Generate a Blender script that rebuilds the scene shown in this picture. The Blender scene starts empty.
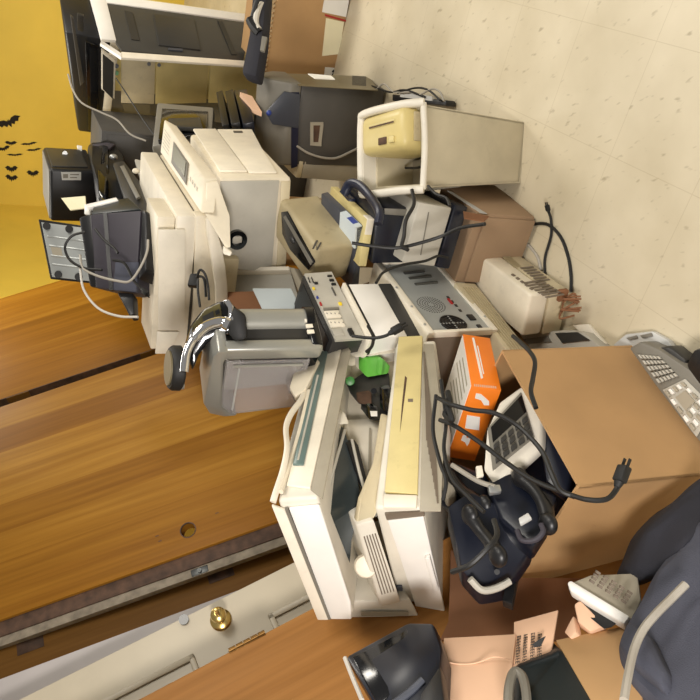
import bpy, bmesh, math, random
import numpy as np
from mathutils import Vector, Matrix
random.seed(7)
COL = bpy.context.scene.collection
V = Vector
# ------------------------------------------------------------------ viewpoint of the photograph (square frame taken as 700 x 700)
F, TH, RO, H, DX = 722.0, math.radians(22.0), math.radians(1.2), 1.6, -55.0
cT, sT, cR, sR = math.cos(TH), math.sin(TH), math.cos(RO), math.sin(RO)
EYE = V((0, 0, H))
def ray(x, y):
    u = 350 - y; v = x - 350 - DX
    u2 = cR*u - sR*v; v2 = sR*u + cR*v
    return V((u2, F*cT - v2*sT, -F*sT - v2*cT)) / F
def at(x, y, d): return EYE + ray(x, y)*d
def atz(x, y, z):
    r = ray(x, y); return EYE + r*((z - H)/r.z)
AZ = math.radians(32.3)
WN = V((math.cos(AZ), -math.sin(AZ), 0))          # normal of the yellow wall, pointing into the room
WD = V((math.sin(AZ), math.cos(AZ), 0))           # along the wall
WOFF, WBACK = -2.8, 7.2                           # the wall behind the doors and the one at the back
def atb(x, y, off=0.0):
    r = ray(x, y); return EYE + r*((WBACK - off - EYE.dot(WD))/r.dot(WD))

POSES = {
    'copier': [1.7255, 4.0342, 0.2367, 0.3176, 0.4084, 0.8286, -1.0616, 0.1, -0.0138],
    'tallbox': [1.7337, 3.4111, 0.0005, 0.5048, 0.4722, 0.3739, -0.6587, 0.0207, -0.0863],
    'greypc': [1.0549, 2.9833, -0.0, 0.3452, 0.2272, 0.3888, -0.5574, -0.0422, -0.0869],
    'whitetower': [0.6673, 2.0727, -0.0, 0.2146, 0.2202, 0.611, -0.1378, 0.4354, -0.0967],
    'laser': [0.71, 3.0669, 0.4973, 0.3837, 0.8072, 0.2838, -0.5217, -0.0528, -0.1037],
    'lid': [0.4001, 2.7085, 1.0047, 0.513, 0.7187, 0.0654, -0.5375, -0.0017, -0.0616],
    'adf': [0.2741, 2.4965, 1.0724, 0.4773, 0.2107, 0.057, -0.4919, -0.0086, -0.0235],
    'blacktower': [0.7303, 3.2081, 1.2508, 0.2161, 0.3546, 0.1664, -0.5011, 0.0213, -0.0289],
    'jprinter': [0.3923, 2.2547, 0.5465, 0.1405, 0.2498, 0.1455, -0.7977, 0.182, -0.0661],
    'npc': [0.0888, 2.0154, 0.2096, 0.1978, 0.4195, 0.2322, -0.6366, -0.0278, -0.0604],
    'whitebox': [-0.0026, 2.0489, 0.4959, 0.35, 0.2383, 0.1054, -0.8006, 0.0199, -0.0264],
    'iopanel': [0.0158, 2.0929, 0.6263, 0.35, 0.2821, 0.0991, -0.8251, 0.0301, -0.0355],
    'mdev': [0.1989, 1.8726, -0.0019, 0.1228, 0.3687, 0.134, -0.5184, -0.0575, -0.1611],
    'pad': [0.0391, 1.9426, 0.153, 0.2, 0.2894, 0.0818, -0.7046, -0.0168, 0.0199],
    'carton': [-0.2577, 1.2192, 0.2968, 0.3539, 0.3477, 0.3158, -0.7707, -0.088, -0.1034],
    'mfpbody': [-0.3362, 1.6534, 0.5207, 0.4427, 0.5815, 0.1095, -0.8128, -0.4828, -0.4998],
    'mfpscan': [-0.3083, 1.7597, 0.7344, 0.3771, 0.69, 0.0928, -0.6092, -0.4902, -0.4531],
    'stackbox': [0.3834, 2.0289, -0.0002, 0.1953, 0.266, 0.2099, -0.6035, -0.1786, -0.0593],
    'greyslab': [0.4061, 2.0689, 0.2966, 0.1926, 0.3, 0.1186, -0.4285, -0.0665, 0.0803],
    'navy': [0.4333, 2.1603, 0.3703, 0.1827, 0.3439, 0.1108, -0.4553, -0.1381, -0.1111],
    'beigeslab': [0.4255, 2.2182, 0.4854, 0.1581, 0.3792, 0.0274, -0.4927, -0.0916, -0.0383],
    'magazine': [0.3719, 2.2203, 0.5171, 0.25, 0.2354, 0.0371, -0.6686, 0.1641, -0.2391],
    'orange': [-0.12, 1.3592, 0.5953, 0.2087, 0.1889, 0.0622, -0.6913, -0.4095, -0.1087],
    'doorB': [-0.0136, 2.3737, -0.0, 0.045, 0.8997, 2.03, -0.8236, 0.0173, -0.4452],
    'doorA': [0.5552, 3.5918, -0.0, 0.045, 0.8995, 2.03, -0.5899, 0.0239, -0.353],
    'doorC': [-0.6825, 1.7257, 0.0, 0.045, 0.9, 2.03, -0.8354, 0.0587, -0.4008],
    'doorD2': [-0.7602, 1.5283, 0.0, 0.045, 0.9, 2.03, -0.8373, 0.0701, -0.3657],
    'doorD': [-0.6469, 1.5202, 0.0, 0.045, 0.9, 2.03, -0.8367, 0.1883, -0.3658],
    'doorE': [-0.6874, 1.3068, 0.0, 0.045, 0.9, 2.03, -0.8317, 0.1977, -0.3472],
    'coffee': [-0.0259, 2.0166, 0.7551, 0.3619, 0.1416, 0.3271, -0.9957, -0.1003, -0.1559],
    'blackthing': [0.5004, 3.0606, 1.0666, 0.7292, 0.2, 0.2138, -1.2598, -0.0193, -0.1397],
}

class Pose:
    def __init__(s, loc, dims, rot):
        s.a, s.b, s.c = dims
        yaw, tx, ty = rot
        s.m = Matrix.Translation(V(loc)) @ (Matrix.Rotation(yaw, 4, 'Z') @ Matrix.Rotation(tx, 4, 'X') @ Matrix.Rotation(ty, 4, 'Y'))
        s.i = s.m.inverted()
    def w2l(s, p): return s.i @ V(p)
    def f(s, face, x, y, off=0.0):
        """point of a face seen at a pixel, in the thing's own coordinates"""
        ax, val = {'R': (0, s.a/2), 'L': (1, -s.b/2), 'T': (2, s.c)}[face]
        sg = -1 if face == 'L' else 1
        val += sg*off
        e = s.i @ EYE; d = (s.i.to_3x3() @ ray(x, y))
        return e + d*((val - e[ax])/d[ax])
    def q(s, face, pts, off=0.0): return [s.f(face, x, y, off) for x, y in pts]
NRM = {'R': V((1, 0, 0)), 'L': V((0, -1, 0)), 'T': V((0, 0, 1))}
def pose(n):
    v = POSES[n]; return Pose(v[:3], v[3:6], v[6:9])
def upright(p, a, b, c, yaw): return Pose(p, (a, b, c), (math.radians(yaw), 0, 0))

# ------------------------------------------------------------------ mesh builder
class MB:
    def __init__(s): s.bm = bmesh.new()
    def _merge(s, t, bev=0, seg=2):
        bmesh.ops.recalc_face_normals(t, faces=t.faces)
        if bev > 0:
            es = [e for e in t.edges if len(e.link_faces) == 2 and e.calc_face_angle(0) > 0.35]
            bmesh.ops.bevel(t, geom=es, offset=bev, segments=seg, affect='EDGES', profile=0.5, clamp_overlap=True)
        me = bpy.data.meshes.new('tmp'); t.to_mesh(me); t.free()
        s.bm.from_mesh(me); bpy.data.meshes.remove(me); return s
    def hexa(s, P, bev=0, seg=2):
        t = bmesh.new(); v = [t.verts.new(p) for p in P]
        for f in ((0, 1, 2, 3), (4, 5, 6, 7), (0, 1, 5, 4), (1, 2, 6, 5), (2, 3, 7, 6), (3, 0, 4, 7)): t.faces.new([v[i] for i in f])
        return s._merge(t, bev, seg)
    def box(s, c, d, bev=0, rot=None, seg=2):
        c = V(c); x, y, z = d[0]/2, d[1]/2, d[2]/2
        P = [V(p) for p in ((-x, -y, -z), (x, -y, -z), (x, y, -z), (-x, y, -z), (-x, -y, z), (x, -y, z), (x, y, z), (-x, y, z))]
        if rot is not None: P = [rot @ p for p in P]
        return s.hexa([c + p for p in P], bev, seg)
    def bx(s, lo, hi, bev=0, seg=2):
        lo, hi = V(lo), V(hi); return s.box((lo+hi)/2, hi-lo, bev, None, seg)
    def plate(s, pts, n, t, bev=0):
        """polygon pts pushed t along n"""
        n = V(n).normalized()*t; b = bmesh.new()
        A = [b.verts.new(V(p)) for p in pts]; B = [b.verts.new(V(p)+n) for p in pts]
        b.faces.new(A); b.faces.new(list(reversed(B))); k = len(pts)
        for i in range(k): b.faces.new((A[i], A[(i+1) % k], B[(i+1) % k], B[i]))
        return s._merge(b, bev)
    def away(s, pts, t, bev=0):
        """polygon facing the room, given real thickness behind it"""
        n = (V(pts[1])-V(pts[0])).cross(V(pts[2])-V(pts[1])).normalized()
        if n.dot(V(pts[0])-EYE) < 0: n = -n
        return s.plate(pts, n, t, bev)
    def cyl(s, p0, p1, r, r2=None, seg=20, bev=0):
        p0, p1 = V(p0), V(p1); r2 = r if r2 is None else r2
        d = (p1-p0); q = d.to_track_quat('Z', 'Y'); t = bmesh.new()
        A = []; B = []
        for i in range(seg):
            a = 2*math.pi*i/seg; c = V((math.cos(a), math.sin(a), 0))
            A.append(t.verts.new(p0 + q @ (c*r))); B.append(t.verts.new(p1 + q @ (c*r2)))
        t.faces.new(list(reversed(A))); t.faces.new(B)
        for i in range(seg): t.faces.new((A[i], A[(i+1) % seg], B[(i+1) % seg], B[i]))
        return s._merge(t, bev)
    def lathe(s, prof, o, axis, seg=24):
        """prof: (radius, height) pairs along axis from o"""
        o = V(o); q = V(axis).to_track_quat('Z', 'Y'); t = bmesh.new(); rings = []
        for r, h in prof:
            rings.append([t.verts.new(o + q @ V((r*math.cos(2*math.pi*i/seg), r*math.sin(2*math.pi*i/seg), h))) for i in range(seg)])
        for A, B in zip(rings, rings[1:]):
            for i in range(seg): t.faces.new((A[i], A[(i+1) % seg], B[(i+1) % seg], B[i]))
        t.faces.new(list(reversed(rings[0]))); t.faces.new(rings[-1])
        return s._merge(t)
    def ring(s, c, n, r0, r1, h, seg=28):
        """flat annulus of thickness h"""
        c = V(c); q = V(n).to_track_quat('Z', 'Y'); t = bmesh.new(); R = []
        for r, z in ((r0, 0), (r1, 0), (r1, h), (r0, h)):
            R.append([t.verts.new(c + q @ V((r*math.cos(2*math.pi*i/seg), r*math.sin(2*math.pi*i/seg), z))) for i in range(seg)])
        for k in range(4):
            A, B = R[k], R[(k+1) % 4]
            for i in range(seg): t.faces.new((A[i], A[(i+1) % seg], B[(i+1) % seg], B[i]))
        return s._merge(t)
    def tube(s, pts, r, seg=8, step=6, smooth=True, flat=1.0):
        P = [V(p) for p in pts]
        if smooth and len(P) > 2:
            Q = []
            ext = [P[0]*2-P[1]] + P + [P[-1]*2-P[-2]]
            for i in range(1, len(ext)-2):
                a, b, c, d = ext[i-1:i+3]
                for k in range(step):
                    u = k/step
                    Q.append(0.5*((2*b) + (c-a)*u + (2*a-5*b+4*c-d)*u*u + (3*b-a-3*c+d)*u**3))
            Q.append(P[-1]); P = Q
        t = bmesh.new(); rings = []; nrm = None
        for i, p in enumerate(P):
            tan = (P[min(i+1, len(P)-1)]-P[max(i-1, 0)]).normalized()
            if nrm is None:
                nrm = tan.orthogonal().normalized()
            nrm = (nrm - tan*nrm.dot(tan)).normalized(); bi = tan.cross(nrm)
            rr = r[min(i, len(r)-1)] if isinstance(r, list) else r
            rings.append([t.verts.new(p + (nrm*math.cos(2*math.pi*k/seg) + bi*math.sin(2*math.pi*k/seg)*flat)*rr) for k in range(seg)])
        for A, B in zip(rings, rings[1:]):
            for k in range(seg): t.faces.new((A[k], A[(k+1) % seg], B[(k+1) % seg], B[k]))
        t.faces.new(list(reversed(rings[0]))); t.faces.new(rings[-1])
        return s._merge(t)
    def ball(s, c, r, sub=3):
        t = bmesh.new(); bmesh.ops.create_icosphere(t, subdivisions=sub, radius=1.0)
        r = V(r) if not isinstance(r, (int, float)) else V((r, r, r))
        for v in t.verts: v.co = V(c) + V((v.co.x*r.x, v.co.y*r.y, v.co.z*r.z))
        return s._merge(t)
    def mesh(s, name):
        me = bpy.data.meshes.new(name); s.bm.to_mesh(me); s.bm.free(); return me
    def build(s, name, m, parent=None, smooth=True):
        me = s.mesh(name)
        me.materials.append(m)
        if smooth:
            for p in me.polygons: p.use_smooth = True
            me.set_sharp_from_angle(angle=math.radians(38))
        o = bpy.data.objects.new(name, me); COL.objects.link(o)
        if parent is not None: o.parent = parent
        return o

def tag(o, label=None, cat=None, group=None, kind=None):
    if label: o['label'] = label
    if cat: o['category'] = cat
    if group: o['group'] = group
    if kind: o['kind'] = kind
    return o
def thing(name, P, label, cat, group=None):
    o = bpy.data.objects.new(name, None); COL.objects.link(o)
    o.empty_display_size = 0.05
    o.matrix_world = P.m if isinstance(P, Pose) else (P if isinstance(P, Matrix) else Matrix.Translation(V(P)))
    return tag(o, label, cat, group)
def solo(name, mb, m, label, cat, group=None, kind=None, smooth=True):
    """one mesh, built in room coordinates; its origin is moved to its own base"""
    o = mb.build(name, m, None, smooth)
    vs = [v.co for v in o.data.vertices]
    c = V((sum(v.x for v in vs)/len(vs), sum(v.y for v in vs)/len(vs), min(v.z for v in vs)))
    for v in o.data.vertices: v.co -= c
    o.location = c
    return tag(o, label, cat, group, kind)
def cut(o, mb):
    c = mb.build('cutter', M['black'])
    c.parent = o.parent
    bpy.context.view_layer.update()
    md = o.modifiers.new('cut', 'BOOLEAN'); md.operation = 'DIFFERENCE'; md.object = c; md.solver = 'EXACT'
    bpy.context.view_layer.update()
    dg = bpy.context.evaluated_depsgraph_get()
    me = bpy.data.meshes.new_from_object(o.evaluated_get(dg))
    o.modifiers.clear(); o.data = me
    bpy.data.objects.remove(c)
    me.set_sharp_from_angle(angle=math.radians(38))

# ------------------------------------------------------------------ materials
def lin(c):
    return tuple(((v/255)/12.92 if v/255 <= .04045 else ((v/255+.055)/1.055)**2.4) for v in c) + (1,)
M = {}
def mat(name, col, rough=.5, metal=0.0, var=.07, scale=9, grime=.0, gcol=(70, 58, 42), bump=0.0, bscale=150, spec=.5, coat=0):
    m = bpy.data.materials.new(name); m.use_nodes = True; nt = m.node_tree; N = nt.nodes; L = nt.links
    b = N['Principled BSDF']; b.inputs['Roughness'].default_value = rough; b.inputs['Metallic'].default_value = metal
    b.inputs['Specular IOR Level'].default_value = spec
    if coat: b.inputs['Coat Weight'].default_value = coat
    tc = N.new('ShaderNodeTexCoord'); nz = N.new('ShaderNodeTexNoise'); nz.inputs['Scale'].default_value = scale; nz.inputs['Detail'].default_value = 5
    L.new(tc.outputs['Object'], nz.inputs['Vector'])
    r = N.new('ShaderNodeValToRGB'); c = lin(col)
    r.color_ramp.elements[0].position = .3; r.color_ramp.elements[1].position = .7
    r.color_ramp.elements[0].color = tuple(max(0, v*(1-var*1.6)) for v in c[:3])+(1,)
    r.color_ramp.elements[1].color = tuple(min(1, v*(1+var)) for v in c[:3])+(1,)
    L.new(nz.outputs['Fac'], r.inputs['Fac']); out = r.outputs['Color']
    if grime > 0:
        n2 = N.new('ShaderNodeTexNoise'); n2.inputs['Scale'].default_value = scale*2.7; n2.inputs['Detail'].default_value = 8; n2.inputs['Roughness'].default_value = .7
        L.new(tc.outputs['Object'], n2.inputs['Vector'])
        r2 = N.new('ShaderNodeValToRGB'); r2.color_ramp.elements[0].position = .56; r2.color_ramp.elements[1].position = .78
        r2.color_ramp.elements[0].color = (0, 0, 0, 1); r2.color_ramp.elements[1].color = (grime, grime, grime, 1)
        mx = N.new('ShaderNodeMixRGB'); mx.inputs['Color2'].default_value = lin(gcol)
        L.new(n2.outputs['Fac'], r2.inputs['Fac']); L.new(r2.outputs['Color'], mx.inputs['Fac']); L.new(out, mx.inputs['Color1']); out = mx.outputs['Color']
    L.new(out, b.inputs['Base Color'])
    if bump > 0:
        n3 = N.new('ShaderNodeTexNoise'); n3.inputs['Scale'].default_value = bscale; L.new(tc.outputs['Object'], n3.inputs['Vector'])
        bp = N.new('ShaderNodeBump'); bp.inputs['Strength'].default_value = bump; bp.inputs['Distance'].default_value = .002
        L.new(n3.outputs['Fac'], bp.inputs['Height']); L.new(bp.outputs['Normal'], b.inputs['Normal'])
    M[name] = m; return m
mat('cream', (231, 221, 199), .45, grime=.15)
mat('cream_light', (238, 230, 212), .4, grime=.1)
mat('beige', (205, 192, 160), .5, grime=.3)
mat('beige_dark', (176, 162, 128), .5, grime=.35)
mat('yellowed', (216, 200, 140), .45, grime=.25)
mat('yellow_cream', (212, 194, 130), .4, var=.05)
mat('gold_cream', (196, 178, 122), .45)
mat('offwhite', (226, 220, 205), .42, grime=.12)
mat('tower', (190, 180, 154), .45, grime=.12)
mat('white', (240, 237, 230), .4, var=.03)
mat('paper', (238, 235, 225), .8, var=.03)
mat('cream_paper', (240, 232, 196), .8, var=.03)
mat('bluewhite', (206, 216, 220), .7, var=.03)
mat('warmgrey', (166, 158, 140), .5, grime=.1)
mat('lightgrey', (186, 182, 170), .5, grime=.1)
mat('midgrey', (122, 118, 108), .5)
mat('taupe', (118, 106, 92), .5, grime=.15)
mat('darkgrey', (76, 73, 68), .5)
mat('copier_grey', (64, 62, 57), .5)
mat('charcoal', (52, 51, 49), .45)
mat('bluegrey', (66, 70, 80), .4)
mat('olive_grey', (118, 108, 82), .4, grime=.2)
mat('purple_black', (58, 54, 62), .55)
mat('black', (24, 24, 26), .4)
mat('gloss_black', (14, 15, 18), .12, spec=.6)
mat('blue_black', (20, 24, 36), .3)
mat('navy', (24, 30, 52), .35)
mat('teal_black', (22, 32, 36), .4)
mat('rubber', (20, 20, 20), .6, var=.15)
mat('cord_black', (22, 22, 22), .5)
mat('cord_grey', (168, 162, 150), .5)
mat('cord_white', (205, 200, 190), .5)
mat('metal', (190, 192, 190), .38, 0.75, var=.05)
mat('panel_metal', (178, 182, 180), .42, 0.35, var=.06)
mat('dark_metal', (90, 92, 92), .4, 0.8)
mat('chrome', (235, 235, 238), .08, 1.0, var=.01)
mat('silver', (176, 176, 168), .35, .55, var=.03)
mat('brass', (226, 196, 122), .24, 1.0, var=.04)
mat('old_brass', (120, 88, 44), .4, .8, var=.1)
mat('green', (104, 190, 72), .4)
mat('green_dark', (52, 122, 48), .4)
mat('teal_strip', (98, 118, 114), .3)
mat('glass_dark', (48, 54, 54), .12, var=.25, scale=5, spec=.6)
mat('orange', (242, 130, 34), .4, var=.04)
mat('red', (170, 40, 40), .4)
mat('blue', (50, 70, 150), .4)
mat('yellow', (235, 205, 50), .4)
mat('screen', (126, 124, 106), .25, var=.02)
mat('olive_gloss', (96, 88, 54), .12, spec=.7)
mat('cloth_black', (38, 38, 46), .9, bump=.5, bscale=400, var=.12)
mat('cloth_grey', (74, 76, 88), .9, bump=.5, bscale=400, var=.12)
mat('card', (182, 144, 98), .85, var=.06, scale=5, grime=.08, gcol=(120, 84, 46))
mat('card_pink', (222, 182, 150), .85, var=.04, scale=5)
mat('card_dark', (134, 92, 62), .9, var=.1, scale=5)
mat('card_edge', (196, 168, 128), .9, var=.2, scale=120)
mat('card_brown', (150, 124, 96), .9, var=.08, scale=5)
mat('wrap', (196, 196, 192), .25, var=.08)
mat('door_white', (184, 174, 152), .4, var=.03, grime=.06)
mat('door_blue', (176, 170, 168), .45, var=.03)
mat('bat_paper', (26, 22, 18), .8)
mat('edge_wood', (84, 60, 44), .7, var=.3, scale=30)
mat('edge_grey', (150, 138, 120), .7, var=.2, scale=30, grime=.3)
mat('fridge', (150, 146, 132), .5)

def clear_mat(name, col, rough, alpha):
    m = bpy.data.materials.new(name); m.use_nodes = True; b = m.node_tree.nodes['Principled BSDF']
    b.inputs['Base Color'].default_value = lin(col); b.inputs['Roughness'].default_value = rough
    b.inputs['Transmission Weight'].default_value = alpha; b.inputs['IOR'].default_value = 1.2
    M[name] = m
clear_mat('clear', (246, 243, 242), .1, .8)

def wood(name, c0, c1, c2, seed=0.0):
    m = bpy.data.materials.new(name); m.use_nodes = True; nt = m.node_tree; N = nt.nodes; L = nt.links
    b = N['Principled BSDF']; b.inputs['Roughness'].default_value = .45; b.inputs['Specular IOR Level'].default_value = .12
    tc = N.new('ShaderNodeTexCoord'); sp = N.new('ShaderNodeSeparateXYZ'); L.new(tc.outputs['Object'], sp.inputs[0])
    # veneer planks: one tone per strip across the width, edges softened by a little noise
    wv = N.new('ShaderNodeMapping'); wv.inputs['Scale'].default_value = (1, 14, .6); wv.inputs['Location'].default_value = (seed, seed*2.3, seed); L.new(tc.outputs['Object'], wv.inputs['Vector'])
    wn = N.new('ShaderNodeTexNoise'); wn.inputs['Scale'].default_value = 1.6; wn.inputs['Detail'].default_value = 2; L.new(wv.outputs['Vector'], wn.inputs['Vector'])
    ml = N.new('ShaderNodeMath'); ml.operation = 'MULTIPLY_ADD'; ml.inputs[1].default_value = 8.6; ml.inputs[2].default_value = seed*7; L.new(sp.outputs['Y'], ml.inputs[0])
    fl = N.new('ShaderNodeMath'); fl.operation = 'FLOOR'; L.new(ml.outputs[0], fl.inputs[0])
    wh = N.new('ShaderNodeTexWhiteNoise'); wh.noise_dimensions = '1D'; L.new(fl.outputs[0], wh.inputs['W'])
    vo = N.new('ShaderNodeMixRGB'); vo.inputs['Fac'].default_value = .33; L.new(wn.outputs['Fac'], vo.inputs['Color1']); L.new(wh.outputs['Value'], vo.inputs['Color2'])
    r = N.new('ShaderNodeValToRGB'); r.color_ramp.interpolation = 'EASE'
    e = r.color_ramp.elements; e[0].position = .25; e[0].color = lin(c0); e[1].position = .75; e[1].color = lin(c2)
    k = e.new(.5); k.color = lin(c1)
    L.new(vo.outputs[0], r.inputs['Fac'])
    mp2 = N.new('ShaderNodeMapping'); mp2.inputs['Scale'].default_value = (60, 90, 3); L.new(tc.outputs['Object'], mp2.inputs['Vector'])
    n2 = N.new('ShaderNodeTexNoise'); n2.inputs['Scale'].default_value = 1.0; n2.inputs['Detail'].default_value = 4; L.new(mp2.outputs['Vector'], n2.inputs['Vector'])
    mx = N.new('ShaderNodeMixRGB'); mx.blend_type = 'MULTIPLY'; mx.inputs['Fac'].default_value = .28
    L.new(r.outputs['Color'], mx.inputs['Color1'])
    r2 = N.new('ShaderNodeValToRGB'); r2.color_ramp.elements[0].position = .3; r2.color_ramp.elements[0].color = (.45, .4, .35, 1); r2.color_ramp.elements[1].position = .65; r2.color_ramp.elements[1].color = (1, 1, 1, 1)
    L.new(n2.outputs['Fac'], r2.inputs['Fac']); L.new(r2.outputs['Color'], mx.inputs['Color2'])
    L.new(mx.outputs['Color'], b.inputs['Base Color']); M[name] = m
wood('door_wood', (138, 91, 28), (156, 108, 36), (176, 128, 50), .3)
wood('door_wood_far', (136, 88, 14), (152, 100, 20), (166, 114, 30), 1.7)
wood('door_wood_brown', (142, 97, 48), (153, 107, 57), (164, 118, 66), 2.9)
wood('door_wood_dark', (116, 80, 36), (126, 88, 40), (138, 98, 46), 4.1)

def floor_mat():
    m = bpy.data.materials.new('vinyl_tile'); m.use_nodes = True; nt = m.node_tree; N = nt.nodes; L = nt.links
    b = N['Principled BSDF']; b.inputs['Roughness'].default_value = .42
    tc = N.new('ShaderNodeTexCoord'); mp = N.new('ShaderNodeMapping'); mp.vector_type = 'POINT'
    mp.inputs['Rotation'].default_value = (0, 0, AZ)       # tile axes along the wall
    L.new(tc.outputs['Object'], mp.inputs['Vector'])
    sx = N.new('ShaderNodeSeparateXYZ'); L.new(mp.outputs['Vector'], sx.inputs[0])
    def line(sock, off):
        a = N.new('ShaderNodeMath'); a.operation = 'ADD'; a.inputs[1].default_value = off; L.new(sock, a.inputs[0])
        p = N.new('ShaderNodeMath'); p.operation = 'PINGPONG'; p.inputs[1].default_value = .1525; L.new(a.outputs[0], p.inputs[0])
        l = N.new('ShaderNodeMath'); l.operation = 'LESS_THAN'; l.inputs[1].default_value = .0011; L.new(p.outputs[0], l.inputs[0]); return l.outputs[0]
    l1 = line(sx.outputs['X'], .077); l2 = line(sx.outputs['Y'], -1.291)
    mxl = N.new('ShaderNodeMath'); mxl.operation = 'MAXIMUM'; L.new(l1, mxl.inputs[0]); L.new(l2, mxl.inputs[1])
    # soft cloudy base
    n1 = N.new('ShaderNodeTexNoise'); n1.inputs['Scale'].default_value = 3.5; n1.inputs['Detail'].default_value = 6; L.new(tc.outputs['Object'], n1.inputs['Vector'])
    r1 = N.new('ShaderNodeValToRGB'); r1.color_ramp.elements[0].color = lin((194, 182, 154)); r1.color_ramp.elements[1].color = lin((214, 203, 177)); r1.color_ramp.elements[0].position = .3; r1.color_ramp.elements[1].position = .7
    L.new(n1.outputs['Fac'], r1.inputs['Fac'])
    # streaky flecks
    mp3 = N.new('ShaderNodeMapping'); mp3.inputs['Rotation'].default_value = (0, 0, AZ+.25); mp3.inputs['Scale'].default_value = (52, 22, 1); L.new(tc.outputs['Object'], mp3.inputs['Vector'])
    n2 = N.new('ShaderNodeTexNoise'); n2.inputs['Scale'].default_value = 1; n2.inputs['Detail'].default_value = 2; L.new(mp3.outputs['Vector'], n2.inputs['Vector'])
    r2 = N.new('ShaderNodeValToRGB'); r2.color_ramp.elements[0].position = .64; r2.color_ramp.elements[1].position = .76; r2.color_ramp.elements[0].color = (0, 0, 0, 1); r2.color_ramp.elements[1].color = (.55, .55, .55, 1)
    L.new(n2.outputs['Fac'], r2.inputs['Fac'])
    mx = N.new('ShaderNodeMixRGB'); mx.inputs['Color2'].default_value = lin((136, 122, 94)); L.new(r2.outputs['Color'], mx.inputs['Fac']); L.new(r1.outputs['Color'], mx.inputs['Color1'])
    f3 = N.new('ShaderNodeMath'); f3.operation = 'MULTIPLY'; f3.inputs[1].default_value = .26; L.new(mxl.outputs[0], f3.inputs[0])
    m2 = N.new('ShaderNodeMixRGB'); m2.inputs['Color2'].default_value = lin((150, 132, 96)); L.new(f3.outputs[0], m2.inputs['Fac']); L.new(mx.outputs['Color'], m2.inputs['Color1'])
    L.new(m2.outputs['Color'], b.inputs['Base Color']); M['floor'] = m
floor_mat()
mat('yellow_wall', (238, 206, 84), .55, var=.04, scale=2.5, bump=.15, bscale=60)

# ------------------------------------------------------------------ the setting
o = MB().bx((-5, -3, -.05), (9, 12, 0)).build('floor', M['floor'], None, False); tag(o, 'cream speckled vinyl tile floor', 'floor', kind='structure')
def wall(name, P0, P1, n, label):
    n = n*.1
    o = MB().hexa([P0-n, P1-n, P1, P0] + [q + V((0, 0, 2.75)) for q in (P0-n, P1-n, P1, P0)]).build(name, M['yellow_wall'], None, False)
    tag(o, label, 'wall', kind='structure')
wall('wall_left', WN*WOFF - WD*3, WN*WOFF + WD*WBACK, WN, 'yellow painted wall behind the leaning doors')
wall('wall_back', WN*(WOFF-.1) + WD*WBACK, WN*5 + WD*WBACK, -WD, 'yellow painted back wall with black paper bats')
# ------------------------------------------------------------------ bats stuck on the wall
def bat(x, y, size, spin, label, flat=1.0):
    c = atb(x, y)
    ex, ez = WN, V((0, 0, 1))
    half = [(0, .16), (.05, .30), (.09, .17), (.30, .34), (.62, .40), (1.0, .18), (.80, .12), (.66, -.10), (.46, -.02), (.30, -.22), (.14, -.08), (0, -.34)]
    pts2 = half + [(-a, b) for a, b in reversed(half[1:-1])]
    ca, sa = math.cos(spin), math.sin(spin)
    pts = []
    for a, b in pts2:
        b *= flat
        pts.append(c + ex*((a*ca-b*sa)*size) + ez*((a*sa+b*ca)*size))
    solo('paper_bat', MB().plate(pts, -WD, .003), M['bat_paper'], label, 'decoration', 'paper bats on the yellow wall', smooth=False)
bat(9.5, 123, .120, -1.09, 'largest black paper bat on the yellow wall')
bat(11, 143.5, .055, -1.5, 'small black paper bat just below the largest one', 1.1)
bat(4, 149, .062, -1.2, 'black paper bat at the left edge of the photo, on the yellow wall')
bat(15, 155, .075, -1.45, 'long thin black paper bat at the middle of the wall flock', .45)
bat(29, 144, .075, -1.35, 'thin black paper bat nearest the black computer, upper of two', .5)
bat(34, 150, .070, -1.35, 'thin black paper bat nearest the black computer, lower of two', .5)
bat(11.6, 169.5, .058, -1.5, 'small black paper bat, upper of the close pair low on the wall', 1.6)
bat(11.6, 178.5, .058, -1.6, 'small black paper bat, lower of the close pair low on the wall', 1.6)
bat(33, 174, .058, -1.5, 'small round black paper bat alone beside the black computer', 1.6)

# ------------------------------------------------------------------ doors leaning on the wall
def door(key, m, label, shift=0.0, sx=0.0):
    P = pose(key)
    if shift: P.m = P.m @ Matrix.Translation(V((sx, shift, 0))); P.i = P.m.inverted()
    t = thing('wooden_door', P, label, 'door', 'loose doors leaning on the wall')
    o = MB().bx((-P.a/2, -P.b/2, 0), (P.a/2, P.b/2, P.c), .002).build('door_slab', m, t)
    return P, t, o
P, t, o = door('doorB', M['door_wood'], 'wide golden wooden door with a round lock hole near its edge')
h = P.f('R', 188, 530)
cut(o, MB().cyl(h + V((.01, 0, 0)), h - V((.1, 0, 0)), .0265, seg=32))
MB().ring(h + V((-.004, 0, 0)), (1, 0, 0), .0255, .029, .005).build('hole_rim', M['edge_wood'], t)
MB().bx((-P.a/2-.001, -P.b/2-.050, 0), (P.a/2-.014, -P.b/2+.001, P.c)).build('edge_strip', M['edge_wood'], t)
MB().bx((-P.a/2-.002, -P.b/2-.080, 0), (P.a/2-.02, -P.b/2-.050, P.c)).build('edge_strip', M['edge_grey'], t)
lz = h.z - .005
b = MB().bx((-.014, -P.b/2-.078, lz-.03), (.004, -P.b/2-.054, lz+.03), .002); b.cyl((.003, -P.b/2-.066, lz), (.010, -P.b/2-.066, lz), .008)
b.build('latch', M['dark_metal'], t)
for x, y in ((157, 536), (217, 513), (160, 541)):
    q = P.f('R', x, y); MB().bx(q+V((-.002, -.0015, -.006)), q+V((.0006, .0015, .006))).build('scratch', M['edge_wood'], t)
P, t, o = door('doorA', M['door_wood_far'], 'golden wooden door next to the yellow wall, farthest of the row')
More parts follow.
